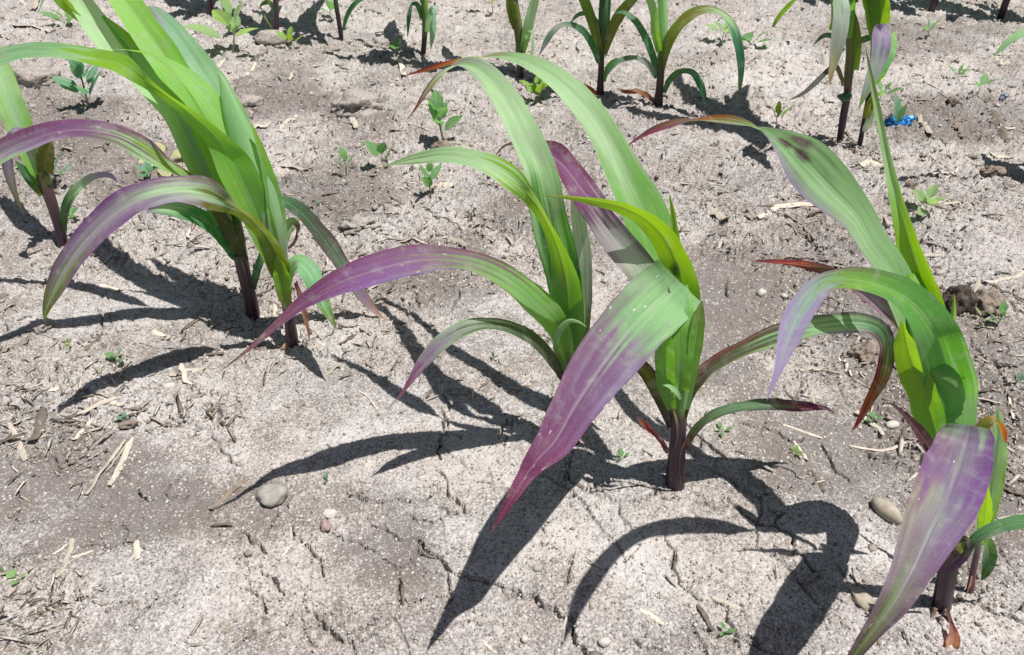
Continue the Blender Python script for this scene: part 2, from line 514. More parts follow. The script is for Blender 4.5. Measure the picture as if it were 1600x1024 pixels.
M_SOIL = make_soil()
M_LEAF = make_leaf_mat()
M_STALK = make_stalk_mat()
M_STRAW = make_plain('straw', (0.52, 0.46, 0.385), (0.36, 0.305, 0.24), 60, 0.8, 0.7, 0.0006, 0.30, (14, 1.2, 14))
M_STRAW_DK = make_plain('weathered_straw', (0.24, 0.19, 0.15), (0.12, 0.09, 0.07), 60, 0.85, 0.7, 0.0006, 0.3, (14, 1.2, 14))
M_BITS = make_plain('mixed_bits', (1, 1, 1), (0.62, 0.58, 0.54), 700, 0.9, 0.4, 0.0004, attr=True)
M_CLOD = make_plain('clod_soil', (0.27, 0.22, 0.18), (0.14, 0.105, 0.085), 230, 0.95, 1.0, 0.0015)
M_CLOD_DK = make_plain('moist_clod_soil', (0.105, 0.08, 0.065), (0.045, 0.033, 0.028), 260, 0.9, 1.0, 0.002)
M_CLOD_PALE = make_plain('dry_clod_soil', (0.40, 0.355, 0.325), (0.23, 0.195, 0.17), 260, 0.95, 1.0, 0.0018)
M_STONE = make_plain('stone', (0.33, 0.305, 0.27), (0.22, 0.20, 0.175), 160, 0.75, 0.4, 0.0005, attr=False)
M_STONE_TAN = make_plain('tan_stone', (0.40, 0.345, 0.27), (0.27, 0.23, 0.18), 140, 0.7, 0.35, 0.0005)
M_STONE_PINK = make_plain('pink_stone', (0.33, 0.24, 0.22), (0.24, 0.17, 0.155), 170, 0.75, 0.4, 0.0005)
M_STONE_PALE = make_plain('pale_stone', (0.50, 0.465, 0.42), (0.38, 0.345, 0.30), 170, 0.75, 0.4, 0.0005)
M_ROOT = make_plain('root', (0.20, 0.14, 0.10), (0.10, 0.065, 0.05), 200, 0.9, 0.6, 0.0006)


def make_foil():
    m, nt, bsdf, N, L = new_mat('blue_foil')
    co = N('ShaderNodeTexCoord').outputs['Object']
    n = noise(nt, co, 140, 3, 0.6)
    c = mixc(nt, remap(nt, n, 0.52, 0.66), (0.01, 0.17, 0.48), (0.30, 0.62, 0.80))
    c = mixc(nt, remap(nt, noise(nt, co, 70, 1), 0.30, 0.40), (0.01, 0.02, 0.07), c)
    L(c, bsdf.inputs['Base Color'])
    bsdf.inputs['Metallic'].default_value = 0.35
    bsdf.inputs['Roughness'].default_value = 0.28
    return m


M_FOIL = make_foil()
M_SCRAP = make_plain('grey_blue_scrap', (0.24, 0.25, 0.36), (0.14, 0.14, 0.20), 90, 0.5, 0.4, 0.001)

GROUND = build_ground()


def zg(x, y):
    return float(height(np.array([float(x)]), np.array([float(y)]))[0])


def gpt(u, v):
    p = gnd(u, v)
    z = zg(p[0], p[1])
    r = ray(u, v)
    p = CAM + r * ((CAM_H - z) / -r[2])
    p[2] = zg(p[0], p[1])
    return p


# ------------------------------------------------------------------ mesh helpers
def mesh_obj(name, verts, faces, mat, root=None, cols=None, uvs=None, smooth=True, origin=None):
    verts = np.asarray(verts, float)
    org = np.array(origin if origin is not None else (root.location if root is not None else (0, 0, 0)), float)
    # parts sit in their thing's frame (things are not rotated)
    me = bpy.data.meshes.new(name)
    me.from_pydata((verts - org).tolist(), [], [list(map(int, f)) for f in faces])
    if smooth:
        me.polygons.foreach_set('use_smooth', [True] * len(me.polygons))
    if cols is not None:
        at = me.attributes.new('Col', 'FLOAT_COLOR', 'POINT')
        at.data.foreach_set('color', np.asarray(cols, np.float32).ravel())
    if uvs is not None:
        ul = me.uv_layers.new(name='UVMap')
        vi = np.empty(len(me.loops), np.int32); me.loops.foreach_get('vertex_index', vi)
        ul.data.foreach_set('uv', np.asarray(uvs, np.float32)[vi].ravel())
    me.materials.append(mat)
    o = bpy.data.objects.new(name, me)
    COL.objects.link(o)
    if root is not None: o.parent = root
    elif origin is not None: o.location = origin
    return o


def thing(name, label, cat, loc, group=None):
    o = bpy.data.objects.new(name, None)
    o.empty_display_size = 0.02
    COL.objects.link(o)
    o.location = loc
    o['label'] = label; o['category'] = cat
    if group: o['group'] = group
    return o


def tag(o, label, cat, group=None, kind=None):
    o['label'] = label
    if cat: o['category'] = cat
    if group: o['group'] = group
    if kind: o['kind'] = kind
    return o


def spline(pts, n):
    """Catmull-Rom through rows of pts (first two columns set the pace)"""
    P = np.array(pts, float)
    if len(P) == 2:
        P = np.array([P[0], (P[0] + P[1]) / 2, P[1]])
    k = np.concatenate([[0], np.cumsum(np.hypot(np.diff(P[:, 0]), np.diff(P[:, 1])) ** 0.75 + 1e-6)])
    # tangents (finite difference, non-uniform)
    m = np.zeros_like(P)
    m[1:-1] = (P[2:] - P[:-2]) / (k[2:] - k[:-2])[:, None]
    m[0] = (P[1] - P[0]) / (k[1] - k[0]); m[-1] = (P[-1] - P[-2]) / (k[-1] - k[-2])
    tt = np.linspace(0, k[-1], n)
    i = np.clip(np.searchsorted(k, tt, 'right') - 1, 0, len(k) - 2)
    h = (k[i + 1] - k[i]); s = ((tt - k[i]) / h)[:, None]; h = h[:, None]
    a, b = P[i], P[i + 1]
    out = (2 * s**3 - 3 * s**2 + 1) * a + (s**3 - 2 * s**2 + s) * h * m[i] + (-2 * s**3 + 3 * s**2) * b + (s**3 - s**2) * h * m[i + 1]
    return out


def ramp(stops, t):
    ks = [s[0] for s in stops]
    return np.stack([np.interp(t, ks, [s[1][c] for s in stops]) for c in range(3)], -1)


NS = 23
LEAF_SEED = [0]


def ribbon(name, P, Wv, hw, cols, root, cup=0.18, cup0=None, wave=0.05, freq=4.0, speck=0.0, spots=(), edge_pow=2.0, mat=None):
    """a leaf blade: centre line P, unit width vectors Wv, half widths hw"""
    LEAF_SEED[0] += 1
    sd = LEAF_SEED[0]
    n = len(P)
    T = np.gradient(P, axis=0)
    T /= np.linalg.norm(T, axis=1)[:, None] + 1e-12
    Nv = np.cross(T, Wv)
    Nv /= np.linalg.norm(Nv, axis=1)[:, None] + 1e-12
    s = np.linspace(-1, 1, NS)
    L = np.concatenate([[0], np.cumsum(np.linalg.norm(np.diff(P, axis=0), axis=1))])
    t = L / L[-1]
    cupv = np.full(n, cup)
    if cup0 is not None:
        cupv = cup + (cup0 - cup) * (1 - sstep(0.0, 0.22, t))
    S, Tt = np.meshgrid(s, t)
    edge_n = 1 + 0.05 * (vnoise(Tt * 14 + S * 0.7, S * 0 + sd, sd) - .5) * np.abs(S)
    ph = sd * 2.1
    wv = wave * np.abs(S) ** 1.8 * (np.sin(2 * math.pi * freq * Tt + ph + (S > 0) * 1.9) + 0.5 * np.sin(2 * math.pi * freq * 2.3 * Tt + ph * 2 + (S > 0) * 2.5))
    off = cupv[:, None] * (np.abs(S) ** 1.35 - 0.35) + wv
    wv = wv * (0.45 + 1.1 * vnoise(Tt * 7 + 3, S * 0 + sd * .7, sd + 11)) + .035 * (vnoise(Tt * 16, S * 1.6 + sd, sd + 12) - .5) * (n > 30)
    off = cupv[:, None] * (np.abs(S) ** 1.35 - 0.35) + wv - .045 * np.exp(-(S / .07) ** 2)
    V = P[:, None, :] + (S * edge_n * hw[:, None])[..., None] * Wv[:, None, :] + (off * hw[:, None])[..., None] * Nv[:, None, :]
    # pigment: centre and margin colours along the blade
    tt = np.clip(Tt + 0.09 * (vnoise(S * 5 + 3.1, Tt * 5, sd + 3) - .5) + 0.24 * (vnoise(S * 10 + 7, Tt * 2.4, sd + 4) - .5) * sstep(.05, .2, Tt) + 0.05 * (vnoise(S * 4 + 5, Tt * 22, sd + 6) - .5), 0, 1)
    cen = ramp([(c[0], c[1]) for c in cols], tt.ravel())
    edg = ramp([(c[0], c[2] if len(c) > 2 else c[1]) for c in cols], tt.ravel())
    edr = ramp([(c[0], c[3] if len(c) > 3 else c[2] if len(c) > 2 else c[1]) for c in cols], tt.ravel())
    edg = np.where((S.ravel() > 0)[:, None], edg, edr)          # 3rd colour: margin left of travel, 4th: right
    e = np.clip(np.abs(S) + 0.35 * (vnoise(S * 9 + 8, Tt * 7, sd + 5) - .5), 0, 1).ravel() ** edge_pow
    c = cen * (1 - e[:, None]) + edg * e[:, None]
    for (st, ss, r, k) in spots:
        d = np.hypot((Tt.ravel() - st) / r * 1.0, (S.ravel() - ss) / (r * 9))
        a = (1 - sstep(0.5, 1.2, d + 0.5 * (vnoise(S.ravel() * 12, Tt.ravel() * 60, sd) - .5)))[:, None] * 0.92
        c = c * (1 - a) + np.array(k) * a
    rgba = np.concatenate([c, np.full((len(c), 1), speck)], 1)
    uv = np.stack([(S * 0.5 + 0.5).ravel() + sd * 3.0 * 0, (Tt * L[-1]).ravel()], -1)
    i = np.arange(n * NS).reshape(n, NS)
    F = np.stack([i[:-1, :-1], i[:-1, 1:], i[1:, 1:], i[1:, :-1]], -1).reshape(-1, 4)
    return mesh_obj(name, V.reshape(-1, 3), F, mat or M_LEAF, root, rgba, uv)


def leaf(root, pts, cols, n=80, name='leaf', wk=.86, **kw):
    """blade measured on the photo: rows (u, v, distance y, true width in photo px there, roll in degrees)"""
    q = spline(pts, n)
    u, v, y, W, roll = q.T
    W = np.maximum(W, 0.0) * wk
    P = at_y(u, v, y)
    tu, tv = np.gradient(u), np.gradient(v)
    l = np.hypot(tu, tv) + 1e-9
    nx, ny = tv / l, -tu / l
    # keep the normal turning smoothly
    for _ in range(3):
        nx = np.convolve(np.pad(nx, 2, 'edge'), np.ones(5) / 5, 'valid'); ny = np.convolve(np.pad(ny, 2, 'edge'), np.ones(5) / 5, 'valid')
    l = np.hypot(nx, ny); nx /= l; ny /= l
    V = P - CAM
    zc = V @ FWD
    V /= np.linalg.norm(V, axis=1)[:, None]
    E = nx[:, None] * RGT + ny[:, None] * DWN
    E -= (E * V).sum(1)[:, None] * V
    E /= np.linalg.norm(E, axis=1)[:, None]
    a = np.radians(roll)[:, None]
    Wv = np.cos(a) * E + np.sin(a) * V
    hw = W / 2 * zc / F_PX
    return ribbon(name, P, Wv, hw, cols, root, **kw)


def leaf3(root, base, az, length, e0, bend, W, cols, n=40, twist=0.0, pw=1.6, name='leaf', side=0.0, **kw):
    """blade grown in the world: azimuth, length, start elevation, total downward bend"""
    t = np.linspace(0, 1, n)
    el = np.radians(e0 - bend * t ** pw)
    azv = az + side * t ** 2
    d = np.stack([np.cos(el) * np.cos(azv), np.cos(el) * np.sin(azv), np.sin(el)], -1)
    P = np.array(base) + np.concatenate([[np.zeros(3)], np.cumsum((d[1:] + d[:-1]) / 2, 0)]) * length / (n - 1)
    H = np.stack([-np.sin(azv), np.cos(azv), 0 * azv], -1)
    N = np.cross(d, H)
    a = (math.radians(twist) * t)[:, None]
    Wv = np.cos(a) * H + np.sin(a) * N
    prof = (0.42 + 0.58 * sstep(0, 0.35, t)) * (1 - t ** 2.6) ** 0.8
    return ribbon(name, P, Wv, W / 2 * prof, cols, root, **kw)


def tube(root, pts, cols, name='stalk', n=26, sides=14, mat=None, flute=0.05, cap=True, ell=1.0):
    """round stem measured on the photo: rows (u, v, y, diameter px)"""
    q = spline(pts, n)
    P = at_y(q[:, 0], q[:, 1], q[:, 2])
    r = np.maximum(q[:, 3], 0.2) / 2 * ((P - CAM) @ FWD) / F_PX * {'stalk': .80, 'sheath': .86}.get(name, 1.0)
    return tube3(root, P, r, cols, name, sides, mat, flute, ell)


def tube3(root, P, r, cols, name='stalk', sides=14, mat=None, flute=0.05, ell=1.0):
    P = np.asarray(P, float); r = np.asarray(r, float)
    n = len(P)
    T = np.gradient(P, axis=0); T /= np.linalg.norm(T, axis=1)[:, None]
    ref = np.array([0.0, 1.0, 0.0]) if abs(T[0][2]) > 0.6 else np.array([0.0, 0.0, 1.0])
    A = np.cross(T, ref); A /= np.linalg.norm(A, axis=1)[:, None]
    B = np.cross(T, A)
    th = np.linspace(0, 2 * math.pi, sides, endpoint=False)
    L = np.concatenate([[0], np.cumsum(np.linalg.norm(np.diff(P, axis=0), axis=1))])
    fl = 1 + flute * np.sin(th * 3 + 1)[None, :] + flute * np.sin(th * 5 + 8 * (L / L[-1])[:, None])
    V = P[:, None] + (r[:, None] * fl)[..., None] * (np.cos(th)[None, :, None] * A[:, None] + ell * np.sin(th)[None, :, None] * B[:, None])
    i = np.arange(n * sides).reshape(n, sides)
    j = np.roll(i, -1, 1)
    F = np.stack([i[:-1], j[:-1], j[1:], i[1:]], -1).reshape(-1, 4).tolist()
    V = V.reshape(-1, 3)
    V = np.concatenate([V, P[:1], P[-1:]])
    c0, c1 = n * sides, n * sides + 1
    F += [[c0, j[0][k], i[0][k]] for k in range(sides)] + [[c1, i[-1][k], j[-1][k]] for k in range(sides)]
    t = np.repeat(L / L[-1], sides)
    c = ramp(cols, np.concatenate([t, [0, 1]]))
    rgba = np.concatenate([c, np.zeros((len(c), 1))], 1)
    uv = np.stack([np.tile(th / 6.283, n), np.repeat(L, sides)], -1)
    uv = np.concatenate([uv, [[0, 0], [0, L[-1]]]])
    return mesh_obj(name, V, F, mat or M_STALK, root, rgba, uv)


# pigments (albedo)
GRN = (0.150, 0.330, 0.050)      # fresh blade
GLA = (0.230, 0.390, 0.185)      # glaucous pale blade
GPL = (0.305, 0.450, 0.250)      # palest
LIM = (0.150, 0.310, 0.018)      # yellow green
DGR = (0.040, 0.120, 0.045)      # dark green
OLV = (0.095, 0.115, 0.025)      # olive
PUR = (0.130, 0.055, 0.150)      # purple
LIL = (0.230, 0.165, 0.270)      # lilac grey
MAG = (0.185, 0.045, 0.120)      # magenta
DPU = (0.034, 0.014, 0.030)      # dark purple
MAR = (0.115, 0.022, 0.032)      # maroon
RED = (0.260, 0.040, 0.035)
BRN = (0.240, 0.120, 0.035)      # rusty
TAN = (0.420, 0.270, 0.150)
GRY = (0.200, 0.215, 0.180)      # grey green
STK = [(0, (0.035, 0.014, 0.022)), (0.5, (0.060, 0.024, 0.045)), (0.8, (0.075, 0.045, 0.035)), (1, (0.07, 0.12, 0.03))]


def base_of(u, v):
    p = gpt(u, v)
    return Vector((p[0], p[1], p[2]))


FRONT = 'corn plants of the front row'
SECOND = 'corn plants of the second row'
THIRD = 'corn plants of the third row'


def corn(label, u, v, group):
    return thing('corn_plant', label, 'corn plant', base_of(u, v), group)

# ------------------------------------------------------------------ front row, middle plant with the big drooping purple leaf
p = corn('corn plant in the middle with one huge purple leaf drooping forward', 1055, 758, FRONT)
tube(p, [(1053, 778, .400, 33), (1055, 755, .400, 36), (1057, 720, .400, 35), (1059, 685, .400, 32), (1061, 650, .400, 30), (1063, 625, .400, 27)],
     [(0, (0.028, 0.012, 0.018)), (.25, DPU), (.7, DPU), (.86, (0.07, 0.05, 0.035)), (1, GRN)], n=30)
tube(p, [(1061, 655, .400, 25), (1061, 630, .400, 33), (1060, 600, .400, 43), (1060, 560, .400, 52), (1061, 525, .403, 50), (1062, 490, .407, 36), (1063, 470, .410, 14)],
     [(0, (0.09, 0.13, 0.04)), (.2, GRN), (.6, (0.12, 0.29, 0.06)), (1, LIM)], name='sheath', mat=M_LEAF, ell=.8, flute=.04)
# whorl wraps
leaf(p, [(1050, 640, .392, 16, 10), (1041, 600, .390, 34, 25), (1040, 550, .388, 44, 35), (1037, 520, .392, 30, 40), (1034, 498, .396, 6, 45)],
     [(0, GRN), (.5, (.09, .24, .04)), (1, GRN)], cup=.25)
leaf(p, [(1072, 640, .393, 10, -20), (1080, 590, .392, 20, -30), (1085, 545, .393, 28, -30), (1090, 510, .396, 26, -20), (1094, 484, .400, 14, -10), (1097, 470, .403, 2, 0)],
     [(0, GLA), (.4, GRN), (.8, (0.10, 0.22, 0.03)), (1, OLV)], cup=.3)
# tall pale blade leaning away to the left, rusty twisted tip
leaf(p, [(1062, 560, .412, 50, 0), (1050, 480, .432, 62, 0), (1032, 405, .452, 84, 0), (1005, 330, .468, 92, -8), (972, 265, .483, 74, -12), (935, 195, .502, 62, -15), (890, 140, .522, 55, -22),
         (840, 104, .545, 46, -40), (792, 89, .575, 34, -62), (748, 90, .60, 28, -96), (700, 99, .612, 20, -118), (664, 110, .62, 12, -125), (630, 119, .624, 1, -120)],
     [(0, GRN), (.15, (0.13, .31, .07)), (.35, (0.155, .33, .10)), (.5, GPL), (.75, GLA), (.82, BRN, MAR), (1, (0.10, .035, .03))], n=110, cup=.16, cup0=.6, wave=.06, freq=3, wk=.76)
# thin young spike behind
leaf(p, [(1066, 470, .440, 26, 20), (1062, 420, .448, 22, 20), (1056, 370, .455, 15, 20), (1051, 330, .460, 9, 20), (1046, 303, .463, 1, 20)],
     [(0, LIM), (1, (0.16, .30, .05))], cup=.4)
# glowing yellow green blade arching towards the viewer, seen from below
leaf(p, [(1066, 560, .410, 34, 5), (1070, 490, .416, 56, 18), (1063, 435, .421, 70, 34), (1043, 382, .424, 68, 46), (1012, 346, .424, 58, 55), (972, 325, .421, 42, 58), (930, 315, .416, 28, 60), (890, 309, .411, 15, 60), (845, 306, .406, 1, 60)],
     [(0, GLA), (.2, (0.12, .29, .04)), (.45, LIM), (.8, LIM), (1, (0.12, .16, .05))], n=90, cup=.12, wave=.04, spots=[(.36, .2, .035, (0.02, .06, .01))])
# purple grey blade reaching back to the left
leaf(p, [(1040, 500, .405, 40, -10), (1022, 455, .412, 60, -10), (1000, 420, .42, 66, -5), (968, 380, .432, 66, 8), (935, 335, .446, 62, 12), (905, 290, .462, 62, -20), (880, 258, .474, 58, -30), (850, 235, .486, 48, -35), (815, 226, .498, 34, -50), (790, 228, .505, 22, -80), (772, 246, .505, 2, -100)],
     [(0, GLA, GRY), (.22, (.30, .33, .27), (0.20, .16, .17), (.07, .05, .06)), (.40, (.30, .26, .28), (0.15, .10, .14), (.07, .045, .06)), (.48, (.16, .06, .13), (0.11, .03, .09)), (.78, (0.13, .04, .10), MAR), (.9, LIL, MAR), (1, BRN)], n=100, cup=.25, wave=.20, freq=3.2, wk=.74)
# long right blade with a kinked hanging tip
leaf(p, [(1066, 650, .398, 20, 0), (1082, 605, .398, 32, 25), (1118, 570, .399, 44, 40), (1175, 540, .401, 48, 38), (1230, 520, .402, 50, 30), (1285, 509, .403, 52, 22), (1335, 505, .404, 48, 20), (1370, 513, .404, 40, 20), (1386, 540, .402, 32, 5), (1380, 585, .400, 32, -25), (1360, 625, .398, 24, -30), (1344, 655, .396, 12, -30), (1330, 676, .395, 1, -30)],
     [(0, (0.05, .035, .03), DPU), (.10, (0.06, .05, .025), MAR, OLV), (.22, (.06, .06, .03), (.14, .02, .03), OLV), (.33, (.05, .10, .04), MAR, OLV), (.42, GLA, DPU, GLA), (.62, (.08, .18, .08), DPU, LIL), (.70, DGR, DPU, MAR), (.78, OLV, (.05, .04, .02), MAR), (.88, MAR, OLV, MAR), (.96, BRN), (1, RED)], n=120, cup=.26, cup0=.7, wave=.15, freq=4, wk=.72)
# low right blade
leaf(p, [(1070, 702, .392, 13, 10), (1084, 676, .391, 20, 30), (1110, 652, .391, 26, 45), (1150, 638, .395, 32, 48), (1195, 633, .402, 34, 45), (1240, 635, .408, 32, 42), (1272, 637, .412, 20, 40), (1292, 639, .414, 9, 40), (1305, 647, .414, 1, 30)],
     [(0, MAR), (.15, (.05, .09, .03)), (.5, (.08, .17, .08), (.05, .08, .035), DPU), (.62, (.06, .08, .04), DPU), (.76, MAR, DPU), (1, DPU)], cup=.24, wave=.08, wk=.74)
# left low blade, mostly behind the purple one
leaf(p, [(1049, 668, .398, 14, 0), (1040, 635, .400, 28, -10), (1022, 600, .404, 32, -20), (1000, 572, .410, 28, -30), (975, 552, .418, 22, -40), (950, 548, .425, 10, -50), (935, 556, .428, 1, -50)],
     [(0, DPU), (.2, (.06, .06, .035), DPU), (.5, OLV, DPU), (1, MAR)], cup=.3)
# withered first leaf
leaf(p, [(1044, 708, .394, 9, 20), (1034, 690, .39, 11, 30), (1020, 675, .386, 10, 40), (1008, 664, .384, 12, 20), (996, 653, .382, 1, 0)],
     [(0, (.08, .03, .025)), (.6, (.12, .04, .03)), (.8, (.22, .07, .05)), (1, BRN)], cup=.5, wave=.2)
leaf(p, [(1064, 624, .385, 4, 0), (1056, 612, .384, 10, -30), (1046, 604, .384, 8, -30), (1036, 602, .384, 1, -30)], [(0, GPL), (1, GLA)], n=24, name='ligule')
# the big purple blade
leaf(p, [(1063, 610, .388, 32, 0), (1062, 560, .391, 46, 0), (1059, 510, .398, 58, 0), (1054, 474, .407, 64, -8), (1050, 450, .4135, 58, -14)], [(0, GRN), (.6, GRN), (1, GLA)], n=40, cup=.10, cup0=.8, name='leaf_base')
leaf(p, [(1062, 440, .413, 122, 20), (1052, 450, .411, 122, 14), (1036, 464, .406, 124, 8), (1006, 492, .388, 121, 2), (974, 528, .356, 116, 0), (938, 575, .330, 108, -4), (896, 638, .303, 86, -6),
         (866, 690, .283, 70, -8), (840, 718, .274, 48, -8), (822, 742, .268, 32, -8), (803, 773, .258, 22, -6), (783, 806, .251, 11, 0), (766, 834, .246, 1, 0)],
     [(0, GLA), (.10, GLA, GLA, (.17, .22, .16)), (.20, (.16, .32, .15), (.18, .28, .17), (.15, .12, .13)), (.28, (.17, .31, .16), (.15, .09, .14), (.13, .07, .11)), (.34, (.18, .24, .17), (.16, .10, .20), (.14, .07, .13)), (.40, (.165, .14, .17), (.175, .13, .205), (.14, .078, .125)), (.47, (.135, .078, .142), (.165, .12, .20), (.13, .07, .12)), (.60, (.10, .042, .10), (.135, .073, .155), (.11, .038, .085)), (.78, (.11, .024, .07), (.13, .04, .10), (.10, .022, .055)), (.93, (.11, .022, .05)), (1, (.10, .02, .03))],
     n=150, cup=.10, wave=.04, freq=3.5, speck=.28)

# ------------------------------------------------------------------ front row, plant behind it to the left
p = corn('corn plant behind the huge purple leaf, its own long purple leaf sweeping left', 893, 690, FRONT)
tube(p, [(893, 706, .446, 30), (893, 685, .446, 31), (892, 650, .446, 30), (890, 610, .446, 28), (888, 570, .447, 30)],
     [(0, (0.03, .012, .02)), (.5, DPU), (.85, (.07, .03, .03)), (1, (.07, .09, .03))])
tube(p, [(890, 585, .447, 28), (893, 550, .447, 40), (896, 510, .448, 46), (895, 460, .450, 46), (893, 420, .453, 40)],
     [(0, (.08, .10, .03)), (.3, GRN), (1, (.07, .20, .05))], name='sheath', mat=M_LEAF, ell=.8)
# right upright dark sheath and grey blade
leaf(p, [(900, 590, .444, 28, 10), (905, 530, .445, 36, 15), (910, 470, .448, 36, 10), (911, 410, .452, 32, 0), (907, 365, .456, 28, 0), (900, 325, .462, 20, 0), (893, 300, .468, 1, 0)],
     [(0, (.05, .09, .03)), (.35, (.05, .10, .035)), (.5, GRY), (1, GPL)], cup=.3, cup0=.8)
# tall blade, arching away, rusty hanging tip; shade on its lower part painted as dark green
leaf(p, [(893, 575, .444, 40, 0), (890, 500, .446, 54, 10), (880, 430, .449, 66, 18), (866, 365, .452, 76, 28), (855, 315, .458, 72, 25), (843, 262, .470, 58, 0), (822, 215, .490, 56, -10), (798, 168, .515, 52, -14), (770, 128, .545, 46, -20),
         (738, 103, .575, 40, -48), (712, 102, .592, 30, -80), (686, 120, .602, 26, -112), (666, 145, .606, 18, -120), (651, 168, .608, 8, -120), (637, 187, .608, 1, -120)],
     [(0, GRN), (.22, DGR), (.30, (.07, .20, .05)), (.38, GLA), (.6, GPL), (.82, GLA, LIL), (.865, (.22, .20, .22)), (.89, BRN, MAR), (1, (.12, .05, .02))], n=120, cup=.22, cup0=.7, wave=.05, freq=3)
# pale blade to the left with yellow-green lower rim
leaf(p, [(895, 560, .441, 34, 0), (889, 500, .440, 52, 10), (884, 440, .438, 56, 25), (872, 392, .436, 48, 50), (852, 345, .438, 36, 62), (826, 306, .444, 34, 40), (790, 272, .456, 44, -20), (748, 251, .472, 46, -42), (700, 243, .490, 42, -48), (655, 248, .508, 32, -52), (618, 256, .522, 22, -70), (596, 262, .530, 12, -95), (572, 268, .536, 1, -100)],
     [(0, GRN), (.2, (.10, .27, .05)), (.36, LIM), (.5, LIM), (.56, GPL), (.82, GLA), (.92, (.13, .20, .08), OLV), (1, (.10, .06, .02))], n=110, cup=.15, wave=.03)
# long purple blade to the far left
leaf(p, [(891, 592, .440, 18, 10), (886, 555, .437, 30, 20), (872, 512, .434, 42, 0), (840, 474, .430, 56, -28), (795, 437, .427, 60, -38), (748, 414, .424, 56, -46), (700, 405, .421, 52, -42), (645, 407, .414, 62, -30), (585, 422, .405, 62, -25), (525, 444, .396, 48, -22), (470, 476, .388, 27, -30), (432, 508, .377, 16, -30), (390, 545, .365, 8, -30), (340, 584, .354, .6, -30)],
     [(0, (.07, .05, .03)), (.10, GRN), (.24, (.12, .28, .07), GRN), (.34, (.14, .27, .10), GLA, (.10, .10, .06)), (.44, (.13, .13, .09), (.15, .17, .06), (.11, .05, .06)), (.51, (.15, .09, .12), (.17, .14, .14), (.10, .03, .06)), (.62, (.15, .065, .17), (.17, .10, .24), (.12, .03, .08)), (.75, (.14, .055, .13), (.15, .06, .16), (.11, .03, .06)), (.9, (.09, .03, .045)), (1, (.13, .07, .05))],
     n=130, cup=.18, cup0=.7, wave=.09, freq=3.2, speck=.10)
# low left blade
leaf(p, [(886, 602, .441, 12, 0), (868, 570, .437, 22, -20), (838, 535, .430, 28, -35), (800, 513, .424, 30, -42), (760, 507, .418, 30, -45), (722, 515, .413, 32, -30), (688, 537, .408, 30, -15), (660, 568, .404, 22, -10), (642, 594, .401, 12, -10), (626, 617, .399, 4, -10), (608, 637, .397, .6, 0)],
     [(0, DPU), (.15, (.05, .06, .03)), (.40, (.04, .08, .03)), (.52, (.08, .12, .06)), (.6, GRY, GLA), (.75, LIL, GRY), (.88, MAG), (1, (.25, .12, .08))], n=90, cup=.2, cup0=.6, wave=.06)
leaf(p, [(876, 565, .438, 4, 0), (868, 545, .434, 9, 0), (873, 520, .431, 13, -10), (888, 502, .429, 13, -50), (904, 503, .428, 9, -60), (918, 512, .428, 1, -60)], [(0, OLV), (.4, GLA), (1, GPL)], n=40)

# ------------------------------------------------------------------ front row, left pair: the plant with the big green crown
p = corn('corn plant with dark purple stem and dark green leaves behind the pale green crown', 395, 497, FRONT)
tube(p, [(399, 512, .618, 26), (396, 492, .618, 26), (389, 455, .618, 25), (380, 418, .620, 26), (375, 395, .621, 28)],
     [(0, (.03, .012, .022)), (.5, DPU), (.85, (.06, .03, .04)), (1, (.05, .06, .025))])
tube(p, [(377, 405, .620, 28), (368, 370, .622, 34), (355, 330, .626, 40), (340, 280, .632, 46), (322, 225, .640, 42), (308, 190, .648, 30)],
     [(0, (.05, .05, .03)), (.15, OLV), (.4, DGR), (1, GRN)], name='sheath', mat=M_LEAF, ell=.7)
leaf(p, [(365, 385, .618, 26, 10), (350, 330, .622, 44, 25), (330, 270, .628, 56, 30), (305, 215, .636, 54, 30), (278, 165, .646, 44, 25), (252, 128, .656, 36, 20), (225, 95, .668, 30, 10), (190, 55, .685, 22, 0), (160, 25, .70, 4, 0)],
     [(0, OLV), (.2, DGR), (1, GRN)], cup=.3, n=70)
leaf(p, [(350, 350, .613, 36, 0), (330, 300, .616, 50, 15), (305, 240, .622, 54, 20), (275, 180, .632, 50, -10), (235, 130, .648, 56, -15), (192, 88, .67, 56, -15), (155, 45, .69, 54, -10), (130, 10, .71, 46, 0), (108, -20, .73, 40, 30), (85, -30, .745, 36, 70), (70, -10, .75, 20, 110), (60, 20, .75, 1, 110)],
     [(0, GRN), (.3, GLA), (.7, GPL), (1, GLA)], cup=.18, n=90, wk=.77)
# lime flap hanging from the top left
leaf(p, [(140, 40, .70, 6, 60), (122, 26, .705, 26, 60), (100, 4, .71, 34, 55), (78, -22, .72, 40, 50), (55, -45, .73, 20, 50)], [(0, LIM), (1, LIM)], n=30)
# bright green blade at the top
leaf(p, [(365, 320, .608, 36, 0), (345, 250, .614, 56, 0), (318, 190, .622, 60, -5), (285, 135, .634, 64, -5), (250, 80, .648, 64, -5), (215, 30, .665, 60, -5), (180, -20, .685, 54, -10), (145, -65, .71, 44, -30), (105, -95, .74, 30, -50), (60, -100, .76, 2, -50)],
     [(0, GRN), (.3, (.15, .34, .05)), (.6, (.19, .38, .08)), (1, GPL)], cup=.3, n=90, wk=.77)
# bluish right blade with curled lilac top
leaf(p, [(398, 330, .618, 40, 0), (385, 265, .624, 62, -5), (365, 205, .632, 74, -10), (335, 145, .642, 72, -10), (303, 95, .655, 58, -10), (278, 58, .666, 44, -14), (255, 30, .678, 34, -30), (232, 14, .69, 28, -75), (218, 22, .695, 20, -115), (226, 34, .694, 16, -130), (244, 46, .69, 12, -130), (252, 62, .688, 1, -130)],
     [(0, GRN), (.3, GLA), (.7, (.15, .30, .17)), (.8, (.17, .29, .19), LIL), (.87, LIL), (.93, OLV), (1, BRN)], cup=.2, wave=.05, n=100, wk=.77)
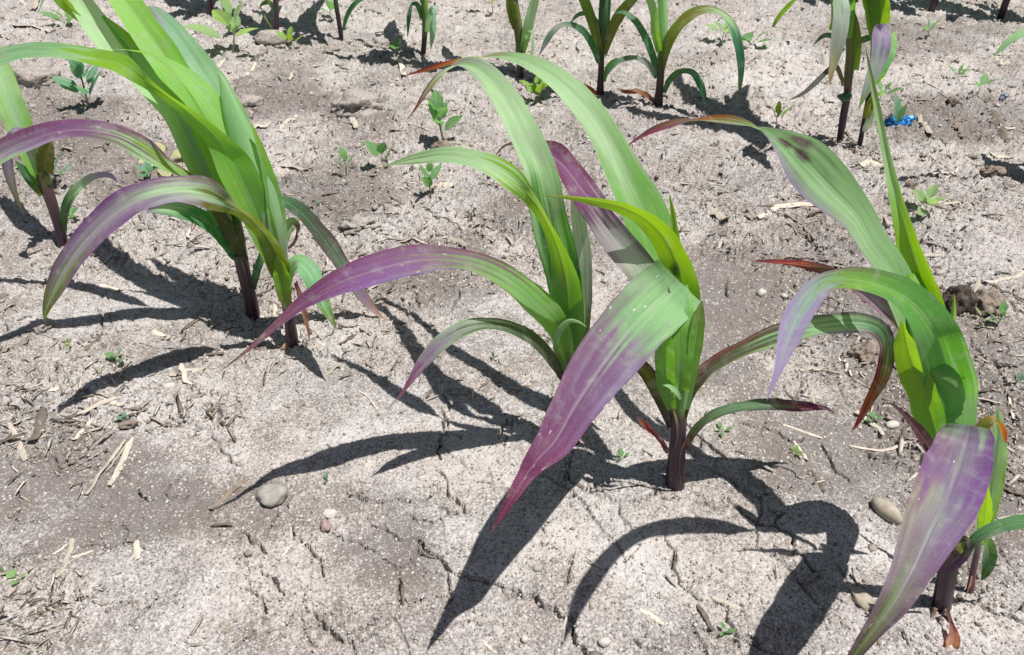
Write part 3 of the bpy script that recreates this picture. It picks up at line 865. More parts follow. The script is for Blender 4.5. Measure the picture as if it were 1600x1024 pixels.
# purple blade across to the left edge
leaf(p, [(372, 392, .614, 20, 0), (350, 345, .612, 22, -15), (322, 306, .610, 26, -45), (290, 276, .608, 30, -60), (258, 258, .606, 34, -50), (225, 234, .603, 46, -35), (185, 213, .598, 46, -35), (140, 203, .592, 42, -38), (95, 204, .586, 42, -38), (50, 217, .580, 42, -34), (8, 234, .574, 42, -25), (-35, 262, .566, 36, -20), (-75, 300, .556, 22, -20), (-105, 340, .548, 1, -20)],
     [(0, OLV), (.15, OLV, (.10, .05, .03)), (.27, LIM, OLV), (.33, GLA, GLA, (.09, .05, .05)), (.42, (.12, .11, .09), GLA, (.09, .035, .05)), (.5, (.10, .04, .09), (.10, .04, .07), (.10, .035, .08)), (.62, (.13, .05, .13), LIL, (.11, .03, .08)), (.74, (.15, .12, .15), GLA, (.12, .03, .07)), (.86, LIL, GRY, (.13, .025, .06)), (1, MAG)],
     n=120, cup=.22, wave=.08, freq=3, speck=.06)
# dark low blade to the left, pale curled end
leaf(p, [(368, 402, .616, 16, 0), (352, 375, .614, 28, -15), (328, 350, .611, 34, -25), (298, 334, .608, 34, -25), (270, 326, .605, 32, -20), (246, 326, .602, 22, -20), (228, 332, .600, 2, -20)],
     [(0, DGR), (.6, (.05, .16, .06)), (.8, GLA, DGR), (1, LIL)], cup=.25, wave=.08)
leaf(p, [(396, 452, .612, 9, 0), (401, 425, .611, 14, 10), (410, 400, .612, 14, 20), (416, 378, .615, 4, 20)], [(0, DPU), (.3, DGR), (1, DGR)], n=30, cup=.4)

p = corn('corn plant with purple base and tall pale green rolled crown', 457, 538, FRONT)
tube(p, [(459, 552, .576, 21), (457, 532, .576, 23), (453, 505, .576, 21), (449, 478, .577, 20), (445, 450, .578, 22), (441, 425, .58, 26)],
     [(0, (.05, .02, .03)), (.15, (.09, .035, .05)), (.5, (.075, .035, .075)), (.8, (.09, .08, .04)), (1, GRN)])
tube(p, [(443, 440, .579, 24), (437, 410, .58, 34), (428, 370, .582, 46), (416, 320, .586, 58), (400, 270, .591, 64), (380, 220, .597, 52), (362, 170, .604, 34), (348, 128, .612, 14), (340, 112, .615, 2)],
     [(0, (.10, .17, .06)), (.12, GRY), (.35, GPL), (.7, GLA), (1, GLA)], name='sheath', mat=M_LEAF, ell=.7, n=50, flute=.03)
# blade wrapping the front of the crown
leaf(p, [(432, 420, .574, 30, 0), (415, 370, .574, 50, 8), (393, 315, .576, 66, 12), (368, 262, .58, 76, 20), (338, 218, .585, 60, 44), (300, 182, .592, 50, 58), (258, 150, .60, 40, 66), (222, 124, .608, 34, 40), (188, 100, .618, 42, -20), (140, 88, .63, 42, -40), (90, 80, .64, 40, -42), (40, 80, .65, 38, -42), (-5, 92, .655, 38, -38), (-60, 118, .66, 24, -30), (-100, 150, .66, 1, -30)],
     [(0, (.12, .26, .05)), (.15, GRN), (.3, (.15, .33, .05)), (.40, (.15, .32, .03)), (.5, LIM), (.60, LIM), (.645, GLA), (.7, (.15, .31, .15)), (1, GPL)], n=130, cup=.16, cup0=.6, wave=.03, wk=.77)
# narrow pale blade pointing left
leaf(p, [(424, 360, .584, 46, -10), (405, 300, .587, 62, -12), (378, 245, .592, 62, -15), (350, 195, .599, 54, -18), (318, 148, .607, 46, -25), (280, 112, .616, 36, -40), (240, 88, .625, 22, -70), (205, 79, .632, 10, -90), (166, 77, .636, 1, -90)],
     [(0, GRN), (.3, (.17, .36, .06)), (.65, (.20, .38, .10)), (.85, LIM), (1, GLA)], cup=.25, n=80, wk=.77)
leaf(p, [(436, 385, .578, 30, 0), (430, 330, .58, 34, -20), (420, 280, .583, 26, -30), (405, 230, .587, 16, -40), (392, 192, .59, 2, -40)],
     [(0, GPL), (.4, (.13, .29, .06)), (1, LIM)], cup=.4)
# right blade drooping to the soil
leaf(p, [(428, 318, .592, 18, 20), (446, 316, .594, 28, 40), (470, 331, .598, 34, 40), (496, 360, .602, 36, 35), (520, 392, .606, 34, 28), (542, 425, .609, 27, 20), (565, 460, .612, 22, 10), (584, 484, .615, 12, 10), (602, 500, .617, 1, 10)],
     [(0, DGR), (.3, (.06, .08, .05), (.07, .04, .05)), (.55, (.10, .17, .09), (.10, .06, .08)), (.7, LIL, (.08, .12, .05)), (.85, (.30, .20, .25)), (1, TAN)], cup=.2, wave=.07)
# olive blade going left into the long pale purple leaf
leaf(p, [(440, 440, .570, 20, 0), (436, 412, .567, 40, 20), (420, 378, .562, 44, 40), (396, 348, .556, 40, 58), (370, 328, .550, 36, 64), (346, 314, .544, 42, 20), (318, 302, .538, 58, -25), (285, 297, .531, 62, -38), (248, 301, .523, 62, -36), (208, 315, .514, 60, -30), (168, 342, .504, 54, -24), (132, 378, .494, 48, -18), (103, 418, .484, 40, -12), (84, 455, .475, 28, -10), (72, 485, .469, 12, -10), (69, 503, .466, 1, -10)],
     [(0, OLV), (.12, (.10, .15, .03)), (.25, (.12, .19, .02)), (.33, OLV, (.12, .08, .02)), (.38, GLA, LIL, GRY), (.46, GPL, LIL, (.10, .05, .09)), (.56, (.19, .22, .18), (.13, .06, .14), (.10, .035, .10)), (.68, (.22, .19, .23), (.14, .06, .16), (.11, .04, .13)), (.80, (.18, .17, .16), PUR, (.10, .04, .11)), (.9, (.12, .20, .06), (.10, .05, .07), (.08, .04, .06)), (.96, (.10, .17, .04), OLV), (1, (.09, .09, .03))],
     n=130, cup=.24, cup0=.6, wave=.13, freq=4, edge_pow=1.0)
# small right blade
leaf(p, [(448, 456, .572, 10, 10), (453, 426, .568, 22, 40), (464, 410, .562, 38, 46), (482, 424, .552, 40, 30), (497, 455, .540, 33, 14), (510, 483, .528, 21, 5), (520, 503, .519, 9, 0), (527, 517, .513, .6, 0)],
     [(0, GRN), (.3, GLA), (.55, (.13, .30, .15)), (.8, (.08, .20, .05)), (.93, OLV), (1, (.08, .03, .03))], cup=.18)
leaf(p, [(448, 482, .566, 12, 0), (443, 452, .564, 28, 0), (440, 428, .563, 30, 20), (436, 410, .563, 22, 45), (432, 400, .563, 6, 50)], [(0, OLV), (.5, LIM), (1, LIM)], n=36, cup=.4)
leaf(p, [(438, 400, .588, 10, 0), (446, 370, .59, 20, 30), (456, 350, .592, 26, 40), (464, 358, .59, 24, 70), (460, 376, .588, 18, 110), (446, 392, .586, 4, 120)], [(0, GLA), (.5, GLA), (.65, (.10, .03, .04)), (1, DPU)], n=50, cup=.3)
leaf(p, [(461, 442, .574, 6, 0), (469, 462, .574, 10, 20), (476, 492, .574, 9, 0), (481, 516, .574, 5, 0), (484, 533, .575, 1, 0)], [(0, MAR), (.3, (.30, .14, .10)), (1, TAN)], n=36, cup=.5, wave=.3)
leaf(p, [(450, 536, .572, 6, 0), (443, 544, .568, 9, 0), (441, 556, .565, 8, 20), (447, 570, .562, 1, 20)], [(0, TAN), (.6, TAN), (1, RED)], n=24, wave=.3)

# ------------------------------------------------------------------ front row, far left
p = corn('corn plant with a thin slanting purple stem at the left edge', 98, 380, FRONT)
tube(p, [(103, 394, .765, 17), (98, 378, .765, 18), (91, 350, .766, 19), (82, 320, .768, 20), (73, 294, .77, 22), (68, 270, .772, 24)],
     [(0, (.05, .02, .03)), (.4, DPU), (.8, (.08, .04, .04)), (1, OLV)])
tube(p, [(72, 290, .77, 23), (65, 262, .772, 26), (60, 235, .775, 24), (54, 205, .78, 18)], [(0, OLV), (.5, (.10, .13, .03)), (1, GRN)], name='sheath', mat=M_LEAF, ell=.8)
leaf(p, [(66, 285, .77, 18, 0), (50, 245, .775, 34, 10), (32, 200, .782, 44, 10), (12, 150, .793, 46, 0), (-10, 95, .81, 44, -5), (-35, 40, .83, 34, -10), (-65, -5, .85, 1, -20)], [(0, GRN), (.3, GLA, GRN), (1, GPL)], cup=.3, cup0=.7)
leaf(p, [(70, 270, .766, 24, 0), (72, 245, .764, 30, 15), (76, 225, .763, 24, 30), (80, 210, .764, 8, 30)], [(0, OLV), (1, (.12, .12, .02))], n=30, cup=.5)
leaf(p, [(62, 272, .766, 14, 0), (48, 235, .760, 20, -20), (34, 208, .752, 24, -50), (20, 204, .744, 24, -85), (13, 222, .738, 22, -120), (12, 252, .733, 20, -150), (18, 285, .729, 15, -165), (28, 314, .726, 7, -165), (38, 338, .724, .6, -165)],
     [(0, GRN), (.3, LIL), (.55, LIL, (.10, .06, .09)), (.8, (.10, .11, .05)), (1, (.07, .04, .03))], n=70, cup=.25)
leaf(p, [(66, 305, .768, 12, 0), (50, 284, .766, 20, -20), (36, 266, .765, 18, -30), (24, 252, .765, 2, -30)], [(0, OLV), (.4, DGR), (1, DGR)], n=36, cup=.3)
leaf(p, [(101, 362, .762, 7, 0), (100, 338, .758, 13, 10), (108, 312, .753, 18, 25), (126, 290, .748, 20, 40), (150, 276, .744, 18, 48), (172, 275, .741, 12, 40), (187, 287, .739, 1, 20)],
     [(0, (.05, .08, .03)), (.35, DGR), (.5, GLA), (.8, GRY), (.93, LIL), (1, LIL)], n=50, cup=.3, cup0=.7)

# ------------------------------------------------------------------ front row, right plant
p = corn('corn plant at right with a broad green arching leaf and a hanging purple leaf', 1470, 948, FRONT)
tube(p, [(1468, 962, .295, 34), (1471, 942, .295, 34), (1478, 905, .295, 34), (1486, 865, .295, 32), (1491, 820, .295, 31), (1493, 775, .295, 32), (1492, 735, .295, 36)],
     [(0, (.06, .04, .025)), (.08, (.03, .012, .025)), (.4, DPU), (.7, (.06, .05, .03)), (1, GRN)], n=34)
tube(p, [(1492, 750, .297, 34), (1490, 710, .322, 46), (1486, 665, .347, 74), (1480, 620, .354, 84), (1468, 570, .345, 78), (1452, 520, .362, 66), (1436, 470, .378, 50), (1424, 430, .390, 32)],
     [(0, GRN), (.2, GLA), (.4, (.15, .33, .10)), (1, LIM)], name='sheath', mat=M_LEAF, ell=.7, n=40, flute=.03)
leaf(p, [(1478, 735, .318, 20, 10), (1466, 690, .326, 40, 28), (1452, 645, .334, 60, 32), (1439, 605, .340, 64, 40), (1424, 570, .345, 74, 50), (1415, 537, .351, 60, 58), (1410, 502, .358, 8, 60)],
     [(0, GLA), (.3, (.12, .30, .05)), (.6, LIM), (1, LIM)], cup=.2, n=60)
# spike
leaf(p, [(1478, 600, .340, 70, 15), (1462, 530, .362, 74, 20), (1443, 460, .380, 66, 25), (1425, 400, .395, 48, 25), (1410, 345, .408, 30, 20), (1396, 290, .422, 20, 10), (1383, 230, .437, 14, 10), (1370, 165, .452, 11, 0), (1361, 120, .462, 7, 0), (1352, 72, .472, .6, 0)],
     [(0, LIM), (.3, (.11, .28, .03), LIM), (.5, GRN, LIM), (.65, GLA), (.9, (.17, .27, .10)), (1, (.10, .06, .04))], n=100, cup=.5)
# upper left spotted blade
leaf(p, [(1448, 580, .345, 50, 0), (1422, 490, .372, 62, -5), (1392, 420, .393, 64, -10), (1362, 375, .404, 62, -12), (1340, 338, .414, 70, -8), (1312, 308, .424, 90, -5), (1284, 280, .434, 102, -5), (1257, 251, .447, 96, -10), (1229, 226, .463, 68, -30), (1203, 209, .479, 46, -58), (1172, 196, .494, 40, -100), (1138, 189, .508, 42, -116), (1100, 187, .524, 34, -110), (1060, 191, .540, 30, -62), (1022, 203, .555, 20, -45), (998, 216, .565, 10, -45), (978, 230, .572, 1, -45)],
     [(0, GRN), (.2, GLA), (.4, GLA, GRY, GLA), (.47, (.16, .30, .13), LIL, (.11, .16, .07)), (.54, (.14, .28, .11), LIL, (.10, .09, .07)), (.6, (.11, .24, .08), LIL, (.08, .05, .06)), (.68, (.15, .15, .13), (.10, .06, .09)), (.72, OLV), (.82, BRN, MAR), (.87, (.12, .05, .03)), (.9, PUR), (.96, (.16, .03, .06)), (1, RED)],
     n=140, cup=.16, wave=.06, freq=3, wk=.74, spots=[(.530, -.05, .026, (.05, .012, .018)), (.482, -.10, .026, (.05, .022, .03)), (.505, -.6, .03, (.09, .06, .06))])
# the broad arching blade
leaf(p, [(1492, 700, .338, 40, 0), (1490, 655, .342, 80, 0), (1485, 610, .339, 98, 0), (1477, 565, .336, 90, -3), (1461, 520, .332, 86, -10), (1434, 480, .335, 78, -22), (1400, 455, .335, 72, -34), (1365, 442, .332, 68, -42), (1330, 436, .327, 63, -46), (1300, 439, .317, 58, -44), (1277, 452, .303, 56, -32), (1255, 480, .286, 56, -16), (1236, 517, .267, 50, -8), (1224, 554, .253, 30, 0), (1213, 586, .243, 14, 0), (1198, 626, .234, .6, 0)],
     [(0, GLA), (.12, GLA), (.22, (.10, .28, .06)), (.42, (.08, .25, .05), (.07, .20, .05)), (.50, (.11, .28, .04), (.11, .26, .04), (.10, .10, .07)), (.58, (.12, .27, .04), (.13, .26, .04), (.10, .06, .06)), (.64, (.12, .20, .05), OLV, (.10, .06, .07)), (.68, (.17, .28, .20), LIL, (.15, .11, .15)), (.80, (.19, .25, .23), LIL), (.9, (.21, .17, .28)), (1, (.26, .19, .32))],
     n=140, cup=.24, wave=.08, freq=3.4, wk=.76)
# red tipped blade to the left
leaf(p, [(1462, 610, .342, 22, 0), (1440, 560, .356, 30, -30), (1412, 512, .370, 34, -40), (1380, 478, .384, 36, -30), (1345, 452, .397, 34, -38), (1310, 432, .410, 30, -50), (1275, 419, .423, 26, -48), (1240, 412, .435, 18, -48), (1205, 409, .447, 11, -48), (1172, 408, .460, .6, -48)],
     [(0, GRN), (.25, (.09, .06, .05)), (.38, LIL, (.15, .05, .10)), (.5, (.09, .11, .03), MAR), (.64, (.09, .07, .03), DPU), (.74, (.20, .05, .02), MAR), (.78, (.38, .13, .05)), (.82, (.22, .03, .03)), (1, (.12, .03, .03))], n=80, cup=.25)
# the purple hanging blade
leaf(p, [(1495, 765, .290, 28, 0), (1500, 725, .308, 40, 0), (1507, 692, .320, 54, -5), (1511, 673, .326, 56, -12)], [(0, GLA), (.7, GLA), (1, LIL)], n=36, cup=.12, cup0=.8, name='leaf_base')
leaf(p, [(1514, 665, .318, 76, 20), (1512, 677, .316, 96, 14), (1506, 697, .310, 104, 8), (1494, 735, .288, 119, 2), (1477, 780, .263, 121, -2), (1456, 822, .245, 108, -5), (1439, 860, .232, 90, -5), (1420, 900, .221, 71, -5), (1396, 942, .211, 56, -5), (1368, 980, .204, 38, -5), (1344, 1012, .199, 27, -5), (1318, 1048, .195, 14, 0), (1300, 1075, .192, 1, 0)],
     [(0, LIL, GLA), (.06, (.19, .15, .21), (.13, .06, .17), (.17, .09, .15)), (.14, (.20, .19, .21), (.13, .055, .17), (.15, .07, .16)), (.26, (.17, .12, .20), (.14, .06, .18), (.16, .08, .17)), (.36, (.17, .15, .20), (.14, .06, .18), (.20, .12, .14)), (.44, (.20, .23, .21), (.15, .08, .18), (.22, .20, .15)), (.54, (.18, .16, .20), (.15, .08, .17), (.17, .15, .13)), (.64, (.15, .13, .14), (.13, .075, .12), (.14, .10, .12)), (.74, (.11, .16, .07), (.10, .055, .085)), (.84, (.09, .15, .04), (.09, .045, .06)), (1, (.07, .09, .03), DPU)],
     n=140, cup=.14, wave=.05, freq=4, speck=.10, edge_pow=.75, wk=.78)
leaf(p, [(1512, 720, .316, 18, 0), (1526, 692, .319, 28, 20), (1538, 668, .321, 34, 45), (1553, 658, .321, 34, 75), (1566, 670, .320, 26, 115), (1572, 692, .319, 4, 125)],
     [(0, GLA), (.35, (.07, .16, .03)), (.55, (.16, .15, .02)), (.7, (.30, .15, .03)), (1, (.24, .09, .03))], n=50, wave=.12)
# maroon blade at the left of the stem
leaf(p, [(1482, 745, .318, 18, 0), (1462, 712, .322, 22, -10), (1440, 680, .322, 23, -20), (1420, 655, .322, 15, -30), (1402, 638, .321, 8, -40), (1388, 630, .320, 5, -50), (1376, 632, .320, .6, -50)], [(0, MAR), (.5, (.07, .02, .025)), (1, (.05, .02, .02))], n=50, cup=.35)
# low right blade leaving the frame
leaf(p, [(1462, 893, .283, 6, 0), (1486, 889, .279, 10, 20), (1506, 872, .278, 15, 30), (1520, 848, .279, 24, 42), (1552, 829, .281, 34, 48), (1595, 817, .284, 36, 45), (1640, 822, .287, 28, 40), (1680, 840, .289, 1, 40)],
     [(0, (.10, .05, .09)), (.2, DPU), (.35, DGR), (.6, (.06, .15, .05)), (1, DGR)], cup=.28)
leaf(p, [(1488, 868, .284, 14, 0), (1500, 850, .280, 26, 20), (1510, 846, .277, 22, 60), (1514, 858, .275, 4, 80)], [(0, DPU), (.5, OLV), (1, DPU)], n=26, cup=.4)
leaf(p, [(1480, 952, .285, 5, 0), (1487, 976, .276, 8, 0), (1490, 995, .270, 20, 10), (1485, 1012, .265, 22, 20), (1476, 1034, .26, 14, 30), (1468, 1052, .257, 1, 30)],
     [(0, (.08, .04, .03)), (.3, (.20, .09, .06)), (.6, (.36, .20, .11)), (1, TAN)], n=40, cup=.5, wave=.25)
for a in ([(1462, 950, .290, 7), (1455, 966, .286, 6), (1450, 978, .282, 4), (1448, 992, .279, 2)], [(1476, 952, .289, 6), (1484, 966, .284, 5), (1489, 980, .279, 3), (1492, 992, .276, 2)]):
    tube(p, a, [(0, (1, 1, 1)), (1, (1, 1, 1))], name='root', n=12, sides=7, mat=M_ROOT)

p = corn('slim little corn plant with a bright oval leaf, nearest the right edge', 1515, 922, FRONT)
tube(p, [(1513, 936, .306, 12), (1516, 918, .306, 13), (1521, 890, .307, 12), (1528, 858, .308, 12), (1534, 832, .309, 14)],
     [(0, (.12, .03, .03)), (.3, (.11, .03, .045)), (.7, (.14, .08, .09)), (1, GLA)], n=22, sides=10)
leaf(p, [(1531, 850, .308, 12, 0), (1540, 815, .312, 26, 10), (1548, 775, .317, 34, 15), (1555, 735, .323, 36, 15), (1560, 695, .329, 30, 15), (1561, 660, .335, 16, 15), (1558, 635, .339, 1, 10)], [(0, GRN), (.3, GLA, GRN), (1, GPL)], cup=.3, n=60)
leaf(p, [(1533, 848, .304, 8, 20), (1537, 825, .300, 22, 45), (1540, 800, .295, 40, 55), (1541, 782, .291, 38, 60), (1543, 766, .288, 16, 60), (1545, 760, .287, 1, 60)], [(0, GRN), (.4, LIM), (1, LIM)], cup=.12, n=40, wave=.05)
leaf(p, [(1535, 842, .309, 10, 0), (1544, 850, .310, 20, 20), (1546, 872, .309, 24, 20), (1540, 895, .308, 14, 10), (1533, 908, .307, 1, 0)], [(0, GRN), (.5, DGR), (1, (.05, .12, .03))], cup=.3, n=36)
leaf(p, [(1519, 900, .303, 3, 0), (1516, 915, .300, 4, 0), (1508, 932, .297, 1, 0)], [(0, (.35, .2, .18)), (1, TAN)], n=14)


for par, rows in ((0, [(1050, 752, .392, 9, 30), (1055, 715, .390, 12, 10), (1061, 680, .390, 10, -10), (1057, 655, .391, 5, -20), (1052, 640, .392, .8, -20)]),
                  (0, [(1066, 756, .392, 8, -30), (1064, 725, .3905, 9, -10), (1067, 700, .391, 6, -10), (1070, 690, .391, .8, -10)]),
                  (2, [(390, 490, .612, 8, 20), (386, 455, .611, 10, 10), (381, 425, .612, 8, 0), (377, 405, .614, .8, 0)]),
                  (3, [(456, 530, .5705, 9, 10), (452, 500, .570, 9, 0), (446, 468, .571, 7, -10), (442, 446, .573, .8, -10)]),
                  (5, [(1466, 938, .287, 9, 20), (1474, 900, .286, 12, 0), (1484, 868, .286, 10, -10), (1490, 845, .287, .8, -10)])):
    fr = [o for o in COL.objects if o.get('group') == FRONT][par]
    leaf(fr, rows, [(0, (.07, .04, .04)), (.4, (.045, .022, .034)), (.8, (.10, .06, .065)), (1, TAN)], n=24, name='sheath_margin', cup=.5, mat=M_STALK)


# ------------------------------------------------------------------ second row
def crown(root, base, n, az0, size, h0, tint=0.0, e0=66):
    """blades above the frame for a plant whose foot is in view; the two ranks fan back-left and front-right"""
    for k in range(n):
        back = k % 2 == 0
        az = (2.0 if back else -0.9) + (az0 - 1.0) * .25 + random.uniform(-.5, .5)
        L = size * random.uniform(.8, 1.1) * (0.85 + 0.12 * k) * (1.0 if back else .6)
        c = [(0, GRN), (.3, GLA if k % 2 else (.10, .26, .06)), (.7, (.14, .29, .11)), (.9, LIL if k < 2 else GLA), (1, MAR if k < 3 else LIM)]
        leaf3(root, (base[0], base[1], base[2] + h0 + .016 * k), az, L, (58 if back else 74) + 3 * k, 82 if back else 60, .036 + .003 * k, c, cup=.25, cup0=.8, wave=.06, side=random.uniform(-.4, .4))


# a broad olive stemmed plant behind the others, second row at right
p = corn('olive stemmed corn plant with silvery hanging leaf, left one of the paired stems', 1313, 218, SECOND)
tube(p, [(1310, 228, 1.059, 11), (1313, 212, 1.059, 12), (1319, 175, 1.06, 14), (1324, 150, 1.06, 14), (1326, 120, 1.06, 17), (1330, 80, 1.06, 20), (1328, 40, 1.062, 22), (1322, 0, 1.065, 26)],
     [(0, (.03, .013, .022)), (.25, DPU), (.4, (.10, .06, .045)), (.6, OLV), (.8, (.13, .17, .02)), (1, GRN)], n=34)
tube(p, [(1309, 150, 1.058, 4), (1315, 152, 1.054, 12), (1321, 152, 1.051, 15), (1327, 150, 1.054, 10), (1330, 147, 1.058, 3)], [(0, DGR), (1, DGR)], name='node', n=10, sides=8)
leaf(p, [(1338, 110, 1.052, 10, 20), (1340, 70, 1.05, 16, 20), (1338, 40, 1.05, 12, 20), (1334, 15, 1.05, 2, 20)], [(0, LIM), (1, OLV)], n=30, cup=.4)
leaf(p, [(1322, 60, 1.05, 20, 0), (1320, 20, 1.03, 34, 0), (1316, -10, 1.01, 40, 0), (1312, -8, .99, 40, 50), (1314, 25, .975, 34, 30), (1310, 60, .965, 27, 10), (1303, 95, .957, 17, 5), (1298, 118, .951, 8, 0), (1297, 134, .948, .6, 0)],
     [(0, GRN), (.4, (.08, .24, .05)), (.6, (.30, .36, .30)), (.85, GRY), (.95, (.30, .28, .08)), (1, TAN)], n=80)
leaf(p, [(1312, 50, 1.04, 38, 10), (1318, 20, 1.04, 42, 15), (1316, -20, 1.045, 44, 15), (1308, -60, 1.055, 30, 10), (1300, -90, 1.07, 2, 10)], [(0, GRN), (1, (.06, .20, .06))], n=40)
leaf(p, [(1317, 80, 1.05, 8, 0), (1302, 58, 1.04, 11, -30), (1286, 57, 1.03, 10, -40), (1270, 72, 1.02, .6, -40)], [(0, DGR), (1, (.04, .09, .04))], n=30)
leaf(p, [(1318, 130, 1.055, 6, 0), (1305, 102, 1.04, 9, -20), (1294, 110, 1.03, 9, -20), (1276, 128, 1.02, 10, -20), (1255, 146, 1.01, 7, -20), (1232, 157, 1.00, .6, -10)], [(0, OLV), (.5, (.04, .05, .035)), (1, (.04, .03, .03))], n=40)
leaf(p, [(1332, 72, 1.06, 8, 0), (1345, 64, 1.055, 13, 30), (1362, 58, 1.05, 12, 30), (1378, 52, 1.05, 1, 30)], [(0, DGR), (1, DGR)], n=24)
crown(p, at_y(1322, 30, 1.065), 5, 0.3, .26, 0.0)

p = corn('thin stemmed corn plant with a lilac drooping leaf, nearest the blue wrapper', 1344, 226, SECOND)
tube(p, [(1341, 237, 1.04, 9), (1344, 222, 1.04, 9.5), (1351, 185, 1.04, 9), (1358, 145, 1.04, 10), (1365, 100, 1.04, 14), (1370, 50, 1.042, 24), (1368, 0, 1.045, 32), (1364, -30, 1.05, 30)],
     [(0, (.04, .018, .028)), (.35, (.06, .03, .04)), (.5, (.10, .08, .05)), (.65, GRN), (.8, LIM), (1, LIM)], n=34, mat=M_LEAF)
leaf(p, [(1372, 80, 1.03, 16, 0), (1378, 50, 1.015, 28, 10), (1376, 46, 1.00, 34, 40), (1377, 66, .985, 34, 15), (1372, 95, .975, 28, 5), (1362, 122, .967, 22, 5), (1352, 145, .961, 13, 0), (1341, 172, .956, .6, 0)],
     [(0, GRN), (.25, LIL), (.45, (.20, .16, .26), LIL), (.7, (.24, .30, .25)), (.9, GRY), (1, GRN)], n=60)
leaf(p, [(1366, 130, 1.035, 12, 0), (1376, 112, 1.03, 20, 10), (1388, 82, 1.025, 28, 20), (1394, 60, 1.02, 20, 30), (1396, 50, 1.018, 2, 30)], [(0, GRN), (.4, (.16, .33, .17)), (1, GLA)], n=36)
leaf(p, [(1352, 186, 1.035, 8, 0), (1358, 168, 1.03, 16, 20), (1366, 154, 1.026, 16, 50), (1376, 148, 1.022, 10, 70), (1384, 152, 1.02, .6, 80)], [(0, OLV), (.4, OLV), (.7, LIM), (1, LIM)], n=30, cup=.4)
leaf(p, [(1350, 206, 1.035, 8, 0), (1358, 190, 1.03, 14, 10), (1364, 172, 1.03, 8, 10), (1368, 160, 1.03, .6, 10)], [(0, GRY), (1, GPL)], n=24)
leaf(p, [(1372, 60, 1.035, 30, 10), (1372, 20, 1.035, 44, 20), (1366, -20, 1.04, 46, 20), (1358, -60, 1.05, 30, 10), (1350, -90, 1.06, 1, 10)], [(0, LIM), (1, LIM)], n=40)
crown(p, at_y(1368, 10, 1.045), 5, 2.4, .26, 0.0)

p = corn('second row corn plant whose olive leaf arches right to a hanging dark tip', 1030, 166, SECOND)
tube(p, [(1028, 178, 1.197, 16), (1029, 160, 1.197, 17), (1031, 135, 1.198, 15), (1033, 105, 1.199, 14), (1034, 85, 1.2, 14)],
     [(0, (.025, .012, .018)), (.5, (.055, .03, .03)), (.85, (.07, .08, .03)), (1, GRN)], n=24)
tube(p, [(1033, 100, 1.2, 14), (1036, 60, 1.2, 17), (1036, 20, 1.203, 19), (1034, -20, 1.206, 16), (1032, -50, 1.21, 4)], [(0, GRN), (.4, GPL), (1, GPL)], name='sheath', mat=M_LEAF)
leaf(p, [(1033, 110, 1.195, 12, 0), (1040, 78, 1.19, 20, 20), (1055, 48, 1.185, 24, 34), (1078, 25, 1.18, 26, 45), (1105, 16, 1.172, 24, 55), (1128, 22, 1.162, 20, 60), (1144, 42, 1.15, 18, 30), (1154, 70, 1.14, 16, 0), (1158, 100, 1.132, 14, -20), (1157, 130, 1.126, 8, -20), (1153, 158, 1.122, .6, -20)],
     [(0, OLV), (.2, (.13, .21, .03)), (.42, (.16, .14, .03), OLV), (.5, GLA, GRY), (.6, GLA), (.66, (.05, .16, .09)), (.85, (.05, .15, .09)), (1, (.10, .16, .05))], n=80, cup=.25)
leaf(p, [(1038, 145, 1.19, 7, 0), (1046, 126, 1.186, 12, 20), (1062, 113, 1.182, 14, 42), (1080, 113, 1.176, 15, 48), (1092, 128, 1.17, 14, 20), (1099, 146, 1.166, 10, 0), (1102, 167, 1.163, .6, 0)], [(0, DGR), (.4, (.06, .14, .05)), (.6, (.04, .13, .07)), (1, DGR)], n=50)
leaf(p, [(1026, 122, 1.195, 8, 0), (1012, 100, 1.19, 11, -25), (992, 91, 1.185, 12, -45), (970, 94, 1.18, 12, -45), (955, 106, 1.176, 9, -30), (945, 124, 1.173, .6, -20)], [(0, DGR), (.3, GRY), (.6, DGR), (1, DGR)], n=44)
leaf(p, [(1028, 118, 1.2, 10, 0), (1020, 88, 1.2, 13, -10), (1008, 58, 1.202, 14, -20), (993, 34, 1.206, 14, -35), (975, 20, 1.212, 11, -50), (958, 22, 1.216, .6, -60)], [(0, DGR), (.5, (.05, .13, .06)), (1, DGR)], n=44)
leaf(p, [(1030, 80, 1.19, 12, 10), (1024, 50, 1.187, 16, 20), (1022, 20, 1.187, 16, 20), (1010, -15, 1.19, 12, 10), (1000, -40, 1.2, 1, 10)], [(0, GRN), (1, GPL)], n=34)
leaf(p, [(1022, 160, 1.193, 6, 0), (1012, 150, 1.188, 9, -20), (995, 143, 1.182, 11, -40), (978, 144, 1.178, 9, -40), (962, 138, 1.175, .6, -40)], [(0, (.12, .06, .04)), (.5, (.26, .11, .04)), (1, (.13, .07, .04))], n=36, wave=.2)
crown(p, at_y(1034, 10, 1.203), 4, 1.2, .22, .01)

p = corn('dark stemmed second row corn plant with a dark leaf arching to the left', 938, 151, SECOND)
tube(p, [(937, 162, 1.238, 13), (938, 146, 1.238, 14), (939, 115, 1.239, 12), (940, 85, 1.24, 12), (941, 65, 1.24, 14)], [(0, (.025, .01, .018)), (.6, DPU), (.9, (.05, .05, .03)), (1, DGR)], n=22)
tube(p, [(941, 80, 1.24, 12), (942, 50, 1.24, 16), (943, 20, 1.24, 18), (944, -10, 1.243, 14), (945, -35, 1.246, 3)], [(0, DGR), (1, (.05, .15, .05))], name='sheath', mat=M_LEAF)
leaf(p, [(938, 90, 1.236, 10, 0), (932, 58, 1.234, 16, 0), (922, 25, 1.236, 18, 0), (908, -10, 1.24, 18, -10), (890, -45, 1.25, 8, -20), (880, -60, 1.255, 1, -20)], [(0, OLV), (.5, (.08, .15, .03)), (1, GRN)], n=40, cup=.3)
